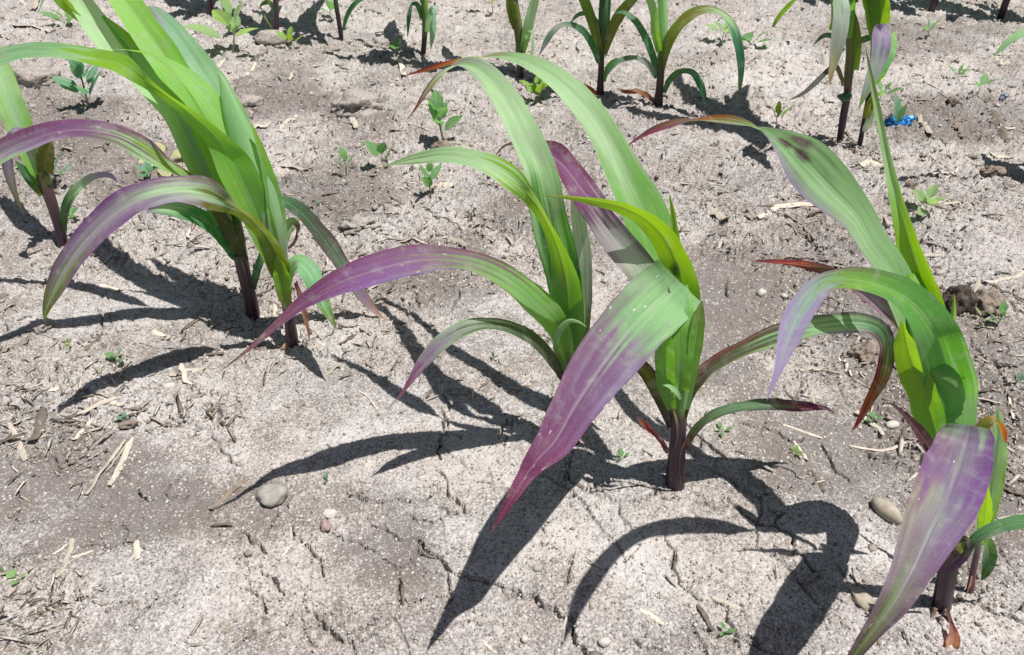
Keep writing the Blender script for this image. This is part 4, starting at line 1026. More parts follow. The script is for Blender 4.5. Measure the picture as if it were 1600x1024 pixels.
leaf(p, [(944, 85, 1.235, 10, 0), (952, 58, 1.23, 18, 15), (966, 28, 1.227, 22, 25), (985, 4, 1.225, 20, 30), (1008, -20, 1.225, 16, 35), (1040, -40, 1.226, 1, 35)], [(0, OLV), (.5, (.09, .12, .03)), (1, GRN)], n=40, cup=.3)
leaf(p, [(943, 70, 1.24, 12, 0), (945, 35, 1.242, 18, 0), (947, 0, 1.245, 18, 0), (950, -40, 1.25, 12, 0), (955, -70, 1.26, 1, 0)], [(0, DGR), (1, (.05, .17, .08))], n=30, cup=.3)
leaf(p, [(935, 98, 1.232, 7, 0), (926, 72, 1.224, 12, -15), (912, 50, 1.216, 14, -30), (895, 40, 1.208, 14, -45), (877, 40, 1.20, 13, -50), (862, 52, 1.193, 12, -20), (852, 68, 1.188, 9, 0), (842, 88, 1.184, .6, 0)], [(0, DGR), (.5, (.04, .12, .06)), (.7, GRY), (.8, DGR), (1, LIL)], n=56)
leaf(p, [(937, 40, 1.25, 8, 0), (920, 22, 1.256, 10, -30), (903, 24, 1.262, 9, -40), (890, 38, 1.266, .6, -40)], [(0, DGR), (1, DGR)], n=30)
leaf(p, [(944, 128, 1.232, 5, 0), (950, 106, 1.226, 10, 20), (962, 95, 1.222, 10, 40), (976, 92, 1.22, .6, 45)], [(0, DGR), (1, GRN)], n=24)
leaf(p, [(932, 146, 1.234, 5, 0), (922, 140, 1.228, 10, -30), (910, 136, 1.224, 11, -40), (896, 136, 1.222, .6, -40)], [(0, (.22, .08, .03)), (1, (.30, .13, .05))], n=24)
crown(p, at_y(944, 0, 1.243), 4, .6, .22, .01)

p = corn('second row corn plant with stout green stem and a pale leaf beside it', 815, 123, SECOND)
tube(p, [(814, 134, 1.326, 10), (814, 118, 1.326, 11), (812, 95, 1.327, 14), (812, 65, 1.328, 17), (808, 35, 1.33, 18), (803, 5, 1.332, 18), (798, -25, 1.335, 16)], [(0, (.03, .013, .02)), (.18, DPU), (.3, (.06, .10, .02)), (.7, OLV), (1, (.07, .12, .02))], n=26)
leaf(p, [(816, 85, 1.322, 9, 0), (822, 58, 1.318, 16, 10), (828, 30, 1.316, 18, 10), (836, 0, 1.318, 16, 10), (842, -30, 1.322, 10, 10), (850, -55, 1.33, 1, 10)], [(0, GRN), (.4, GPL), (1, GPL)], n=40, cup=.3)
leaf(p, [(820, 70, 1.318, 6, 20), (826, 52, 1.308, 12, 50), (831, 50, 1.30, 13, 80), (832, 66, 1.294, 12, 60), (831, 92, 1.29, .6, 40)], [(0, GLA), (.5, GPL), (1, GLA)], n=36)
leaf(p, [(806, 45, 1.325, 12, 0), (800, 20, 1.322, 18, 10), (797, -5, 1.322, 16, 20), (792, -35, 1.33, 1, 20)], [(0, OLV), (1, (.08, .16, .02))], n=26)
crown(p, at_y(800, -10, 1.333), 5, 2.9, .24, .0)

p = corn('second row corn plant with thin dark stem between two hanging green leaf strips', 661, 86, SECOND)
tube(p, [(661, 96, 1.455, 9), (662, 80, 1.455, 10), (664, 50, 1.456, 11), (664, 20, 1.458, 13), (662, -10, 1.46, 14)], [(0, (.03, .013, .02)), (.35, (.06, .05, .03)), (.6, OLV), (1, GRN)], n=22)
leaf(p, [(667, 50, 1.45, 8, 0), (672, 30, 1.44, 14, 20), (676, 14, 1.43, 16, 50), (678, 22, 1.42, 16, 70), (676, 48, 1.41, 14, 30), (673, 78, 1.402, .8, 20)], [(0, GLA), (.6, (.20, .34, .24)), (1, GLA)], n=44)
leaf(p, [(660, 30, 1.45, 7, 0), (652, 8, 1.44, 10, -20), (644, 8, 1.43, 11, -60), (639, 28, 1.42, 9, -30), (637, 58, 1.41, .8, 0)], [(0, DGR), (1, (.04, .11, .05))], n=40)
crown(p, at_y(662, 5, 1.46), 6, .3, .26, .0)

p = corn('corn plant with a slender leaning dark stem at the top edge', 533, 61, SECOND)
tube(p, [(534, 71, 1.561, 8), (533, 55, 1.561, 9), (529, 30, 1.563, 9), (525, 5, 1.565, 9), (521, -30, 1.57, 11)], [(0, (.03, .013, .02)), (.5, DPU), (1, OLV)], n=20)
leaf(p, [(536, 48, 1.555, 4, 0), (542, 26, 1.548, 8, 20), (553, 8, 1.54, 10, 35), (572, -4, 1.532, 10, 48), (590, 2, 1.525, .8, 48)], [(0, DGR), (1, (.05, .15, .06))], n=36)
crown(p, at_y(522, -22, 1.57), 6, .5, .34, .0)

p = corn('corn plant with a pinkish stem, second row, beside the broad leaved weed', 432, 51, SECOND)
tube(p, [(433, 61, 1.605, 9), (432, 46, 1.605, 10), (432, 25, 1.606, 10), (431, 0, 1.608, 11), (430, -35, 1.61, 13)], [(0, (.05, .02, .03)), (.4, (.08, .04, .06)), (1, (.07, .06, .03))], n=20)
leaf(p, [(431, 20, 1.60, 5, 0), (420, 4, 1.59, 9, -20), (408, 10, 1.58, 10, -70), (414, 26, 1.572, 8, -110), (426, 46, 1.566, .8, -120)], [(0, DGR), (.6, (.12, .17, .03)), (1, (.14, .15, .03))], n=36)
crown(p, at_y(430, -25, 1.61), 6, .2, .34, .0)

p = corn('corn plant with a pinkish purple stem, leftmost of the second row at the top edge', 329, 26, SECOND)
tube(p, [(330, 36, 1.76, 9), (329, 22, 1.76, 10), (328, 0, 1.762, 11), (327, -40, 1.765, 13)], [(0, (.06, .025, .035)), (1, (.10, .06, .07))], n=16)
crown(p, at_y(327, -30, 1.765), 6, .1, .30, .0)

p = corn('corn plant just outside the right edge, its pale leaf tip arching into view', 1660, 285, SECOND)
b = p.location
tube3(p, [(b[0], b[1], b[2] - .012), (b[0], b[1], b[2] + .03), (b[0] - .002, b[1], b[2] + .08), (b[0] - .004, b[1] + .002, b[2] + .15)], [.006, .0065, .0065, .006], STK)
leaf(p, [(1672, 150, .923, 14, 0), (1658, 90, .920, 22, -15), (1635, 58, .917, 24, -35), (1608, 50, .914, 22, -45), (1584, 60, .911, 18, -40), (1567, 74, .908, 11, -30), (1553, 88, .906, .8, -30)], [(0, GRN), (.5, GLA), (1, (.15, .30, .14))], n=50, cup=.3)
leaf(p, [(1668, 170, .93, 12, 0), (1690, 110, .94, 22, 20), (1725, 80, .95, 22, 35), (1765, 90, .955, 14, 40), (1790, 115, .957, 1, 40)], [(0, GRN), (1, GLA)], n=40, cup=.3)
crown(p, (b[0], b[1], b[2] + .11), 1, .4, .12, 0.0)

# third row: feet at the top right edge, crowns outside the frame
for u, v, lab in ((1455, 19, 'thin purple corn stem at the top edge above the far shadows'),
                  (1562, 30, 'dark corn plant foot at the top right corner among shadows'),
                  (1690, 46, 'corn plant beyond the right edge casting leaf shadows into the corner'),
                  (1335, 4, 'corn plant foot cut by the top edge behind the pair of stems')):
    p = corn(lab, u, v, THIRD)
    b = p.location
    tube3(p, [(b[0], b[1], b[2] - .012), (b[0], b[1], b[2] + .04), (b[0] - .002, b[1], b[2] + .09), (b[0] - .004, b[1] + .002, b[2] + .16)], [.007, .007, .007, .006], STK)
    crown(p, (b[0] - .002, b[1], b[2] + .10), 6, random.uniform(0, .8), .28, 0.0)


# ------------------------------------------------------------------ weeds
def px_m(u, v):
    p = gnd(u, v)
    return float((p - CAM) @ FWD) / F_PX          # metres per photo pixel at that spot of ground


WEED_COL = {
    'green': [(0, (.09, .17, .06)), (.4, (.115, .24, .095)), (1, (.13, .27, .10))],
    'blue': [(0, (.09, .17, .09)), (.4, (.115, .235, .14)), (1, (.14, .27, .17))],
    'pale': [(0, (.16, .24, .09)), (.4, (.20, .32, .13)), (1, (.22, .34, .14))],
    'lime': [(0, (.14, .26, .04)), (1, (.17, .31, .05))],
    'yellow': [(0, (.34, .34, .14)), (1, (.46, .45, .26))],
    'dark': [(0, (.035, .08, .035)), (1, (.04, .11, .05))],
}


def ovate(root, base, az, el, pet, length, width, cols, droop=25, toothed=0.0):
    """a stalked weed leaf: petiole and blade in one mesh"""
    n = 16
    t = np.linspace(0, 1, n)
    total = pet + length
    elv = np.radians(el - droop * t ** 1.5)
    d = np.stack([np.cos(elv) * math.cos(az), np.cos(elv) * math.sin(az), np.sin(elv)], -1)
    P = np.array(base) + np.concatenate([[np.zeros(3)], np.cumsum((d[1:] + d[:-1]) / 2, 0)]) * total / (n - 1)
    H = np.repeat([[-math.sin(az), math.cos(az), 0.0]], n, 0)
    N = np.cross(d, H)
    a = random.uniform(-.5, .5)
    W = math.cos(a) * H + math.sin(a) * N
    fp = pet / total
    b = np.clip((t - fp) / (1 - fp), 0, 1)
    prof = np.where(t < fp, 0.05, 0.05 + np.sin(math.pi * b ** 0.72) ** 0.8 * (1 + toothed * np.sin(b * 40)))
    prof[-1] = 0.02
    return ribbon('leaf', P, W, width / 2 * prof, cols, root, cup=.25, wave=.05)


def weed(label, u, v, h, n, ln, col='green', el=55, wd=.55, spread=None, stem=True, toothed=0.0, cat='weed', group='weeds between the corn rows'):
    if v < 320: h, ln = h * 1.4, ln * 1.4
    b = gpt(u, v)
    k = px_m(u, v)
    w = thing('weed', label, cat, Vector(b), group)
    H = h * k
    lean = np.array([random.uniform(-.25, .25) * H, random.uniform(-.2, .2) * H, 0])
    if stem and h > 6:
        q = np.linspace(-.15, .7, 6)[:, None]
        tube3(w, b + q * (np.array([0, 0, H]) + lean), np.linspace(1.0, .6, 6) * max(.0006, .028 * H), [(0, (.16, .09, .06)), (1, WEED_COL[col][0][1])], name='stem', sides=6, flute=.02)
    az0 = random.uniform(0, 6.28)
    for i in range(n):
        f = (i + .5) / n
        az = az0 + i * 2.4 + random.uniform(-.3, .3)
        hh = (.15 + .55 * f) if h > 6 else .05
        L = ln * k * random.uniform(.75, 1.1) * (1.1 - .35 * f)
        base = b + hh * (np.array([0, 0, H]) + lean)
        e = el + 25 * (f - .4) + random.uniform(-15, 15)
        ovate(w, base, az, e, L * random.uniform(.25, .6), L, L * wd * random.uniform(.85, 1.15), WEED_COL[col], 30, toothed)
    return w


for a in [
    ('leafy weed with broad notched leaves on bare soil left of the tall rusty tipped blade', 693, 224, 44, 7, 26, 'green', 60, .7),
    ('three leaved seedling left of the pointed tip of the pale reaching blade', 541, 277, 26, 4, 18, 'green', 65, .6),
    ('seedling with one upright leaf just above the tip of the pale reaching blade', 602, 268, 22, 3, 22, 'green', 75, .65),
    ('small weed beside a pink dead scrap, below the pale reaching blade', 673, 308, 36, 5, 20, 'green', 65, .5),
    ('bushy blue green weed below the pale blade at the top left', 140, 172, 56, 11, 30, 'blue', 62, .5),
    ('broad leaved pale weed beside the pinkish corn stem at the top left', 364, 84, 42, 6, 34, 'pale', 50, .6),
    ('thin weed at the far left edge above the leftmost corn plant', 35, 166, 42, 5, 18, 'green', 55, .6),
    ('blue green weed just right of the leftmost corn stem', 93, 292, 34, 7, 26, 'blue', 60, .5),
    ('tiny weed between the leftmost corn stem and the long purple leaf', 112, 347, 14, 4, 18, 'green', 45, .6),
    ('seedling with upright toothed leaf beside the dark clod at right', 1558, 508, 34, 5, 20, 'green', 65, .55),
    ('pale round leaved seedling just left of the toothed seedling at right', 1533, 505, 10, 3, 20, 'pale', 30, .7),
    ('flat pale weed under the straight shadow at right, beside the spike leaf', 1446, 332, 20, 6, 28, 'pale', 35, .6),
    ('tiny leaf tuft by the thick pale straw at the top left corner', 112, 44, 18, 4, 20, 'green', 45, .6),
    ('pair of dark seed leaves above the long shadow at lower left', 187, 564, 8, 4, 17, 'green', 45, .7),
    ('tiny round seedling cut by the left edge near the bottom', 4, 896, 5, 3, 14, 'green', 35, .8),
    ('tiny seedling second from the left edge near the bottom', 30, 906, 5, 3, 14, 'pale', 30, .8),
    ('two leaved sprout standing in the shadow left of the centre stems', 771, 562, 7, 3, 11, 'dark', 55, .6),
    ('flat dark weed in the shadow between the two middle stems', 974, 716, 6, 4, 13, 'green', 30, .45),
    ('tiny bright tuft on open soil right of the middle plant', 1242, 708, 6, 6, 12, 'lime', 40, .4),
    ('little weed below the hanging kinked leaf tip right of the middle plant', 1364, 660, 8, 5, 15, 'green', 40, .45),
    ('sprout beside the pale straw near the bottom right of centre', 1132, 990, 8, 4, 15, 'green', 50, .5),
    ('small weed under the low right leaf of the middle plant', 1128, 676, 6, 4, 13, 'green', 40, .45),
    ('yellow green seedling in the shade under the arching pale blade', 845, 160, 18, 6, 20, 'lime', 50, .6),
    ('faint pale weed inside the arch of the second row leaf', 1128, 68, 18, 6, 18, 'pale', 40, .6),
    ('small weed right of the arching second row leaf', 1176, 68, 10, 4, 16, 'green', 30, .6),
    ('tiny weed with two leaves above the shred pile at right', 1526, 152, 12, 3, 14, 'green', 50, .6),
    ('feathery sprout above the blue scrap at right', 1493, 124, 10, 6, 12, 'green', 50, .35),
    ('faint sprout at the right edge below the dark clod', 1584, 604, 10, 3, 14, 'blue', 55, .5),
    ('tiny sprout beside the shaded clod at the top left of centre', 456, 80, 12, 4, 16, 'lime', 50, .6),
    ('seedling right above the spotted purple tipped blade', 1213, 198, 18, 4, 16, 'lime', 65, .4),
    ('sprout at the foot of the thin second row stem at the top left of centre', 622, 84, 10, 5, 14, 'green', 40, .5),
    ('sprout beside the slender leaning second row stem', 515, 32, 14, 5, 16, 'green', 50, .5),
    ('dark broad weed leaf cut by the top left edge', 2, 58, 34, 3, 34, 'dark', 65, .6),
    ('pale yellowing weed beneath the purple arching leaf at left', 262, 262, 16, 5, 26, 'yellow', 25, .55),
    ('grey green weed on the litter beneath the purple arching leaf', 236, 284, 16, 6, 20, 'blue', 45, .35),
    ('faint sprout near the twiggy debris left of centre', 495, 324, 8, 3, 12, 'blue', 45, .5),
    ('tiny grass tuft on the straw littered crust at left', 109, 548, 20, 4, 14, 'lime', 75, .25),
    ('pale sprout by the crack left of the bottom stone', 195, 658, 8, 3, 12, 'blue', 50, .6),
    ('faint sprout on the crust right of the grey stone', 512, 752, 10, 3, 13, 'blue', 55, .5),
    ('small sprout under the far shadows at right', 1448, 58, 14, 4, 14, 'green', 60, .45),
    ('yellowing seedling at the top edge above the pale drooping blade', 770, 22, 18, 4, 20, 'yellow', 60, .5),
    ('sprout left of the straight shadow at right, beside the spike leaf tip', 1372, 158, 20, 4, 16, 'green', 55, .4),
]:
    weed(*a)

w = weed('upright single blue green leaf standing in front of the blue scrap', 1400, 192, 6, 0, 30, 'blue')
k = px_m(1400, 192); b = gpt(1400, 192)
ovate(w, b, 2.2, 80, 6 * k, 44 * k, 24 * k, WEED_COL['blue'], 20)
ovate(w, b, 0.6, 70, 8 * k, 28 * k, 10 * k, WEED_COL['green'], 10)
w = weed('single upright grass spike in front of the dark clod at right', 1490, 512, 4, 0, 30, 'pale')
leaf(w, [(1488, 512, gpt(1489, 512)[1], 11, 0), (1490, 490, gpt(1489, 512)[1], 9, 0), (1491, 458, gpt(1489, 512)[1], .6, 0)], [(0, GLA), (1, LIM)], n=20, cup=.5)
w = weed('thin lime grass blade slanting at the top edge left of the paired stems', 1208, 42, 4, 0, 30, 'lime')
yy = gpt(1208, 42)[1]
leaf(w, [(1206, 45, yy, 4, 0), (1216, 28, yy, 8, 20), (1232, 10, yy, 9, 20), (1252, -10, yy, .6, 20)], [(0, OLV), (.3, LIM), (1, LIM)], n=24, cup=.4)


# ------------------------------------------------------------------ stones, clods, scraps
from mathutils import noise as mn


def lump(name, u, v, w, d, h, mat, label, cat, seed=0, amp=.12, freq=1.6, sub=3, rot=0.0, sink=.35, amp2=0.0, group=None):
    """an uneven rounded body, sizes in photo px at its place"""
    import bmesh
    k = px_m(u, v)
    b = gpt(u, v)
    bm = bmesh.new()
    bmesh.ops.create_icosphere(bm, subdivisions=sub, radius=1.0)
    for vt in bm.verts:
        c = vt.co.normalized()
        off = Vector((seed * 3.7, seed * 1.3, seed * 2.1))
        r = 1 + amp * mn.noise(c * freq + off) * 2 + amp * .5 * mn.noise(c * freq * 2.7 + off)
        if amp2: r += amp2 * mn.noise(c * freq * 6 + off) + amp2 * .8 * mn.noise(c * freq * 13 + off)
        q = c * r
        x, y, z = q.x * w / 2 * k, q.y * d / 2 * k, q.z * h / 2 * k
        vt.co = (x * math.cos(rot) - y * math.sin(rot), x * math.sin(rot) + y * math.cos(rot), z)
    me = bpy.data.meshes.new(name)
    bm.to_mesh(me); bm.free()
    me.polygons.foreach_set('use_smooth', [True] * len(me.polygons))
    me.materials.append(mat)
    o = bpy.data.objects.new(name, me)
    o.location = (b[0], b[1] + d * k * .2, b[2] + h * k * (.5 - sink))
    COL.objects.link(o)
    return tag(o, label, cat, group)


lump('pebble', 425, 784, 47, 36, 24, M_STONE, 'grey angular stone lying at the end of the long leaf shadow', 'stone', 41, .24, 1.2, 3, .2, .2, group='stones on the crust')
lump('pebble', 508, 828, 16, 22, 16, M_STONE_PINK, 'small pinkish stone on the crust below the grey one', 'stone', 2, .2, 1.4, 3, .4, .25, group='stones on the crust')
lump('pebble', 514, 806, 24, 18, 8, M_STONE_PALE, 'flat pale stone just above the pinkish one', 'stone', 12, .12, 1.4, 3, .1, .35, group='stones on the crust')
lump('pebble', 1388, 812, 28, 54, 30, M_STONE_TAN, 'smooth oval tan pebble beside the hanging purple leaf', 'stone', 3, .05, 1.0, 3, .55, .25, group='stones on the crust')
lump('pebble', 1352, 946, 26, 46, 20, M_STONE_TAN, 'rough yellowish stone half sunk left of the hanging purple leaf tip', 'stone', 4, .14, 1.5, 3, .4, .42, group='stones on the crust')
lump('pebble', 945, 1008, 20, 16, 16, M_STONE_PALE, 'small cream pebble near the bottom edge beside the long crack', 'stone', 5, .1, 1.3, 3, 0, .3, group='stones on the crust')
lump('pebble', 820, 1003, 13, 13, 13, M_STONE_PALE, 'tiny white pebble near the bottom edge, left of the cream one', 'stone', 6, .15, 1.4, 2, 0, .3, group='stones on the crust')
lump('pebble', 263, 605, 22, 16, 12, M_STONE_PALE, 'rounded pale lump on the crust right of the lower left shadow', 'stone', 7, .1, 1.4, 2, 0, .3, group='stones on the crust')
lump('pebble', 1190, 462, 16, 14, 13, M_STONE_PALE, 'white pebble on dark soil right of the big purple blade', 'stone', 8, .18, 1.5, 2, .3, .3, group='stones on the crust')
lump('pebble', 1224, 470, 11, 10, 8, M_STONE_PALE, 'little white pebble right of the other white one', 'stone', 9, .18, 1.5, 2, .3, .3, group='stones on the crust')
lump('pebble', 1395, 668, 24, 16, 10, M_STONE_PALE, 'pale flat stone right of the weed under the kinked leaf', 'stone', 10, .12, 1.4, 2, .3, .35, group='stones on the crust')
lump('pebble', 283, 662, 11, 10, 10, M_STONE, 'small dark ringed pebble on the crust below the lower left shadow', 'stone', 11, .12, 1.4, 2, 0, .4, group='stones on the crust')
lump('pebble', 840, 890, 17, 14, 9, M_STONE, 'dull pebble lying inside the shadow of the big purple blade', 'stone', 13, .12, 1.4, 2, 0, .3, group='stones on the crust')

lump('soil_clod', 560, 172, 78, 70, 40, M_CLOD_PALE, 'big rough soil clod on the open soil right of the green crown', 'soil clod', 21, .26, 1.9, 4, .2, .38, .20, 'soil clods')
lump('soil_clod', 1498, 486, 52, 42, 50, M_CLOD_DK, 'dark wet looking clod standing at the right beside the grass spike', 'soil clod', 22, .20, 1.9, 4, .3, .25, .14, 'soil clods')
lump('soil_clod', 1545, 482, 60, 44, 34, M_CLOD, 'crumbly brown clod leaning on the dark one at right', 'soil clod', 23, .22, 1.9, 4, .9, .3, .14, 'soil clods')
lump('soil_clod', 560, 362, 56, 40, 24, M_CLOD_PALE, 'low twiggy clump of debris left of centre', 'soil clod', 24, .28, 2.2, 4, .2, .35, .22, 'soil clods')
lump('soil_clod', 48, 130, 70, 60, 40, M_CLOD_PALE, 'brown clod at the far left edge under the pale blade', 'soil clod', 25, .22, 1.8, 4, .2, .35, .12, 'soil clods')
lump('soil_clod', 426, 70, 56, 36, 26, M_CLOD_PALE, 'flat clod in the shadow at the foot of the pinkish stem', 'soil clod', 26, .2, 1.8, 3, .2, .3, .08, 'soil clods')
lump('soil_clod', 1552, 275, 36, 24, 22, M_CLOD, 'black clod at the right end of the straight shadow', 'soil clod', 27, .25, 2.0, 4, .2, .3, .2, 'soil clods')
lump('soil_clod', 1422, 292, 15, 12, 17, M_CLOD, 'small black clod at the left end of the straight shadow', 'soil clod', 28, .25, 2.0, 3, .2, .25, .15, 'soil clods')
lump('soil_clod', 1488, 164, 18, 14, 15, M_CLOD, 'small dark clod above the shred pile at right', 'soil clod', 29, .25, 2.0, 3, .2, .25, .2, 'soil clods')
lump('soil_clod', 63, 516, 34, 26, 20, M_CLOD_PALE, 'tufty clod under the hanging tip of the long purple leaf at left', 'soil clod', 30, .28, 2.2, 4, .2, .3, .2, 'soil clods')
lump('soil_clod', 1358, 552, 50, 36, 26, M_CLOD, 'dark crumbly clod under the kinked leaf tip', 'soil clod', 31, .28, 2.1, 4, .5, .4, .2, 'soil clods')
lump('soil_clod', 392, 168, 40, 30, 20, M_CLOD_PALE, 'small clod against the right side of the green crown', 'soil clod', 32, .25, 2.0, 3, .2, .3, .12, 'soil clods')
lump('soil_clod', 350, 150, 36, 26, 22, M_CLOD_PALE, 'crumbly clod behind the tip of the green crown', 'soil clod', 33, .25, 2.0, 3, .2, .3, .12, 'soil clods')
lump('soil_clod', 596, 74, 50, 32, 24, M_CLOD_PALE, 'pale brown clod left of the thin second row stem', 'soil clod', 34, .22, 2.0, 4, .2, .35, .14, 'soil clods')
lump('soil_clod', 200, 668, 24, 18, 12, M_CLOD, 'tiny dark tuft of debris at the crack left of the bottom stone', 'soil clod', 35, .3, 2.2, 3, .2, .3, .25, 'soil clods')
lump('soil_clod', 20, 926, 46, 34, 18, M_CLOD_PALE, 'crumbled soil lump at the lower left corner', 'soil clod', 36, .25, 2.0, 4, .2, .4, .18, 'soil clods')
lump('soil_clod', 690, 242, 26, 18, 20, M_CLOD, 'dark clump of roots under the leafy weed left of the tall blade', 'soil clod', 37, .3, 2.2, 3, .2, .3, .25, 'soil clods')


def crumple(name, u, v, parts, mat, label, cat):
    """crushed sheet: folded facets round two lobes, one mesh"""
    import bmesh
    k = px_m(u, v); b = gpt(u, v)
    bm = bmesh.new()
    for (dx, dz, w, h, d, rot, sd) in parts:
        rr = random.Random(sd)
        n, mm = 9, 7
        grid = []
        for i in range(n):
            row = []
            for j in range(mm):
                th = 2 * math.pi * j / mm
                t = i / (n - 1) - .5
                r = (1 - (2 * abs(t)) ** 3 * .45) * rr.uniform(.62, 1.15)
                x, y, z = t * w, math.cos(th) * r * d / 2, math.sin(th) * r * h / 2
                x += rr.uniform(-.06, .06) * w
                q = Vector((x * math.cos(rot) - z * math.sin(rot) + dx, y, x * math.sin(rot) + z * math.cos(rot) + dz)) * k
                row.append(bm.verts.new(q))
            grid.append(row)
        for i in range(n - 1):
            for j in range(mm):
                jj = (j + 1) % mm
                bm.faces.new((grid[i][j], grid[i][jj], grid[i + 1][jj]))
                bm.faces.new((grid[i][j], grid[i + 1][jj], grid[i + 1][j]))
        bm.faces.new(grid[0][::-1]); bm.faces.new(grid[-1])
    me = bpy.data.meshes.new(name)
    bm.to_mesh(me); bm.free()
    me.materials.append(mat)
    o = bpy.data.objects.new(name, me)
    o.location = b
    COL.objects.link(o)
    return tag(o, label, cat)


crumple('crumpled_wrapper', 1402, 196, [(-14, 9, 20, 16, 15, 1.2, 1), (10, 8, 32, 18, 18, .55, 2)], M_FOIL, 'crumpled shiny blue plastic wrapper lying behind the spike leaf', 'wrapper')
crumple('scrap_stand_in', 1566, 158, [(0, 6, 14, 11, 10, .5, 5)], M_SCRAP, 'small grey blue scrap shape standing in for a bluish weed at the upper right', 'stand-in scrap')  # crumpled stand-in shape for a blurry bluish weed


# ------------------------------------------------------------------ straw and crop residue
def straw_mesh(name, P, w, thick=.35, seed=0):
    """bent split stalk: closed arched section along a line"""
    rr = random.Random(seed)
    P = np.asarray(P, float)
    n = len(P)
    T = np.gradient(P, axis=0); T /= np.linalg.norm(T, axis=1)[:, None] + 1e-12
    U = np.array([0, 0, 1.0])
    A = np.cross(T, U); A /= np.linalg.norm(A, axis=1)[:, None] + 1e-12
    B = np.cross(A, T)
    a0 = rr.uniform(-.5, .5)
    V = []
    for i in range(n):
        f = i / (n - 1)
        ww = w / 2 * (1 - .5 * max(0, f - .75) / .25 * rr.uniform(.3, 1)) * rr.uniform(.88, 1.1)
        if i == 0: ww *= rr.uniform(.5, 1)
        aa = a0 + rr.uniform(-.12, .12)
        for (x, z) in ((-1, 0), (-.55, .75), (.3, 1.0), (1, .2), (.2, -.35)):
            x2 = x * math.cos(aa) - z * thick * math.sin(aa); z2 = x * math.sin(aa) + z * thick * math.cos(aa)
            V.append(P[i] + A[i] * x2 * ww + B[i] * z2 * ww)
    F = []
    for i in range(n - 1):
        for j in range(5):
            k = (j + 1) % 5
            F.append((i * 5 + j, i * 5 + k, (i + 1) * 5 + k, (i + 1) * 5 + j))
    F.append((4, 3, 2, 1, 0)); F.append(tuple((n - 1) * 5 + j for j in range(5)))
    return np.array(V), F


STRAW_N = [0]
STRAWS = []
SG = 'dry straw shreds lying on the soil'
S_LABEL = 'short dry straw shred lying loose on the pale soil'
D_LABEL = 'thin dark weathered straw shred lying loose on the pale soil'


def straw(pts, w, label=None, dark=False, lift=0.12):
    STRAW_N[0] += 1
    q = spline([(a, b, 0) for a, b in pts], 7)
    rr = random.Random(STRAW_N[0])
    P = np.array([gpt(a + rr.uniform(-.6, .6), b + rr.uniform(-.6, .6)) for a, b, _ in q])
    k = px_m(*pts[0])
    P[:, 2] = np.maximum(P[:, 2], P[:, 2].mean() - .001) + w * k * lift
    P[-1, 2] += w * k * rr.uniform(0, .7)
    V, F = straw_mesh('straw', P, w * k, .24, STRAW_N[0])
    o = mesh_obj('straw', V, F, M_STRAW_DK if dark else M_STRAW, None, smooth=False, origin=P.mean(0))
    STRAWS.append((o, float(np.mean([a for a, _ in pts])), float(np.mean([b for _, b in pts])), dark, label is not None))
    return tag(o, label or (D_LABEL if dark else S_LABEL), 'straw', SG)


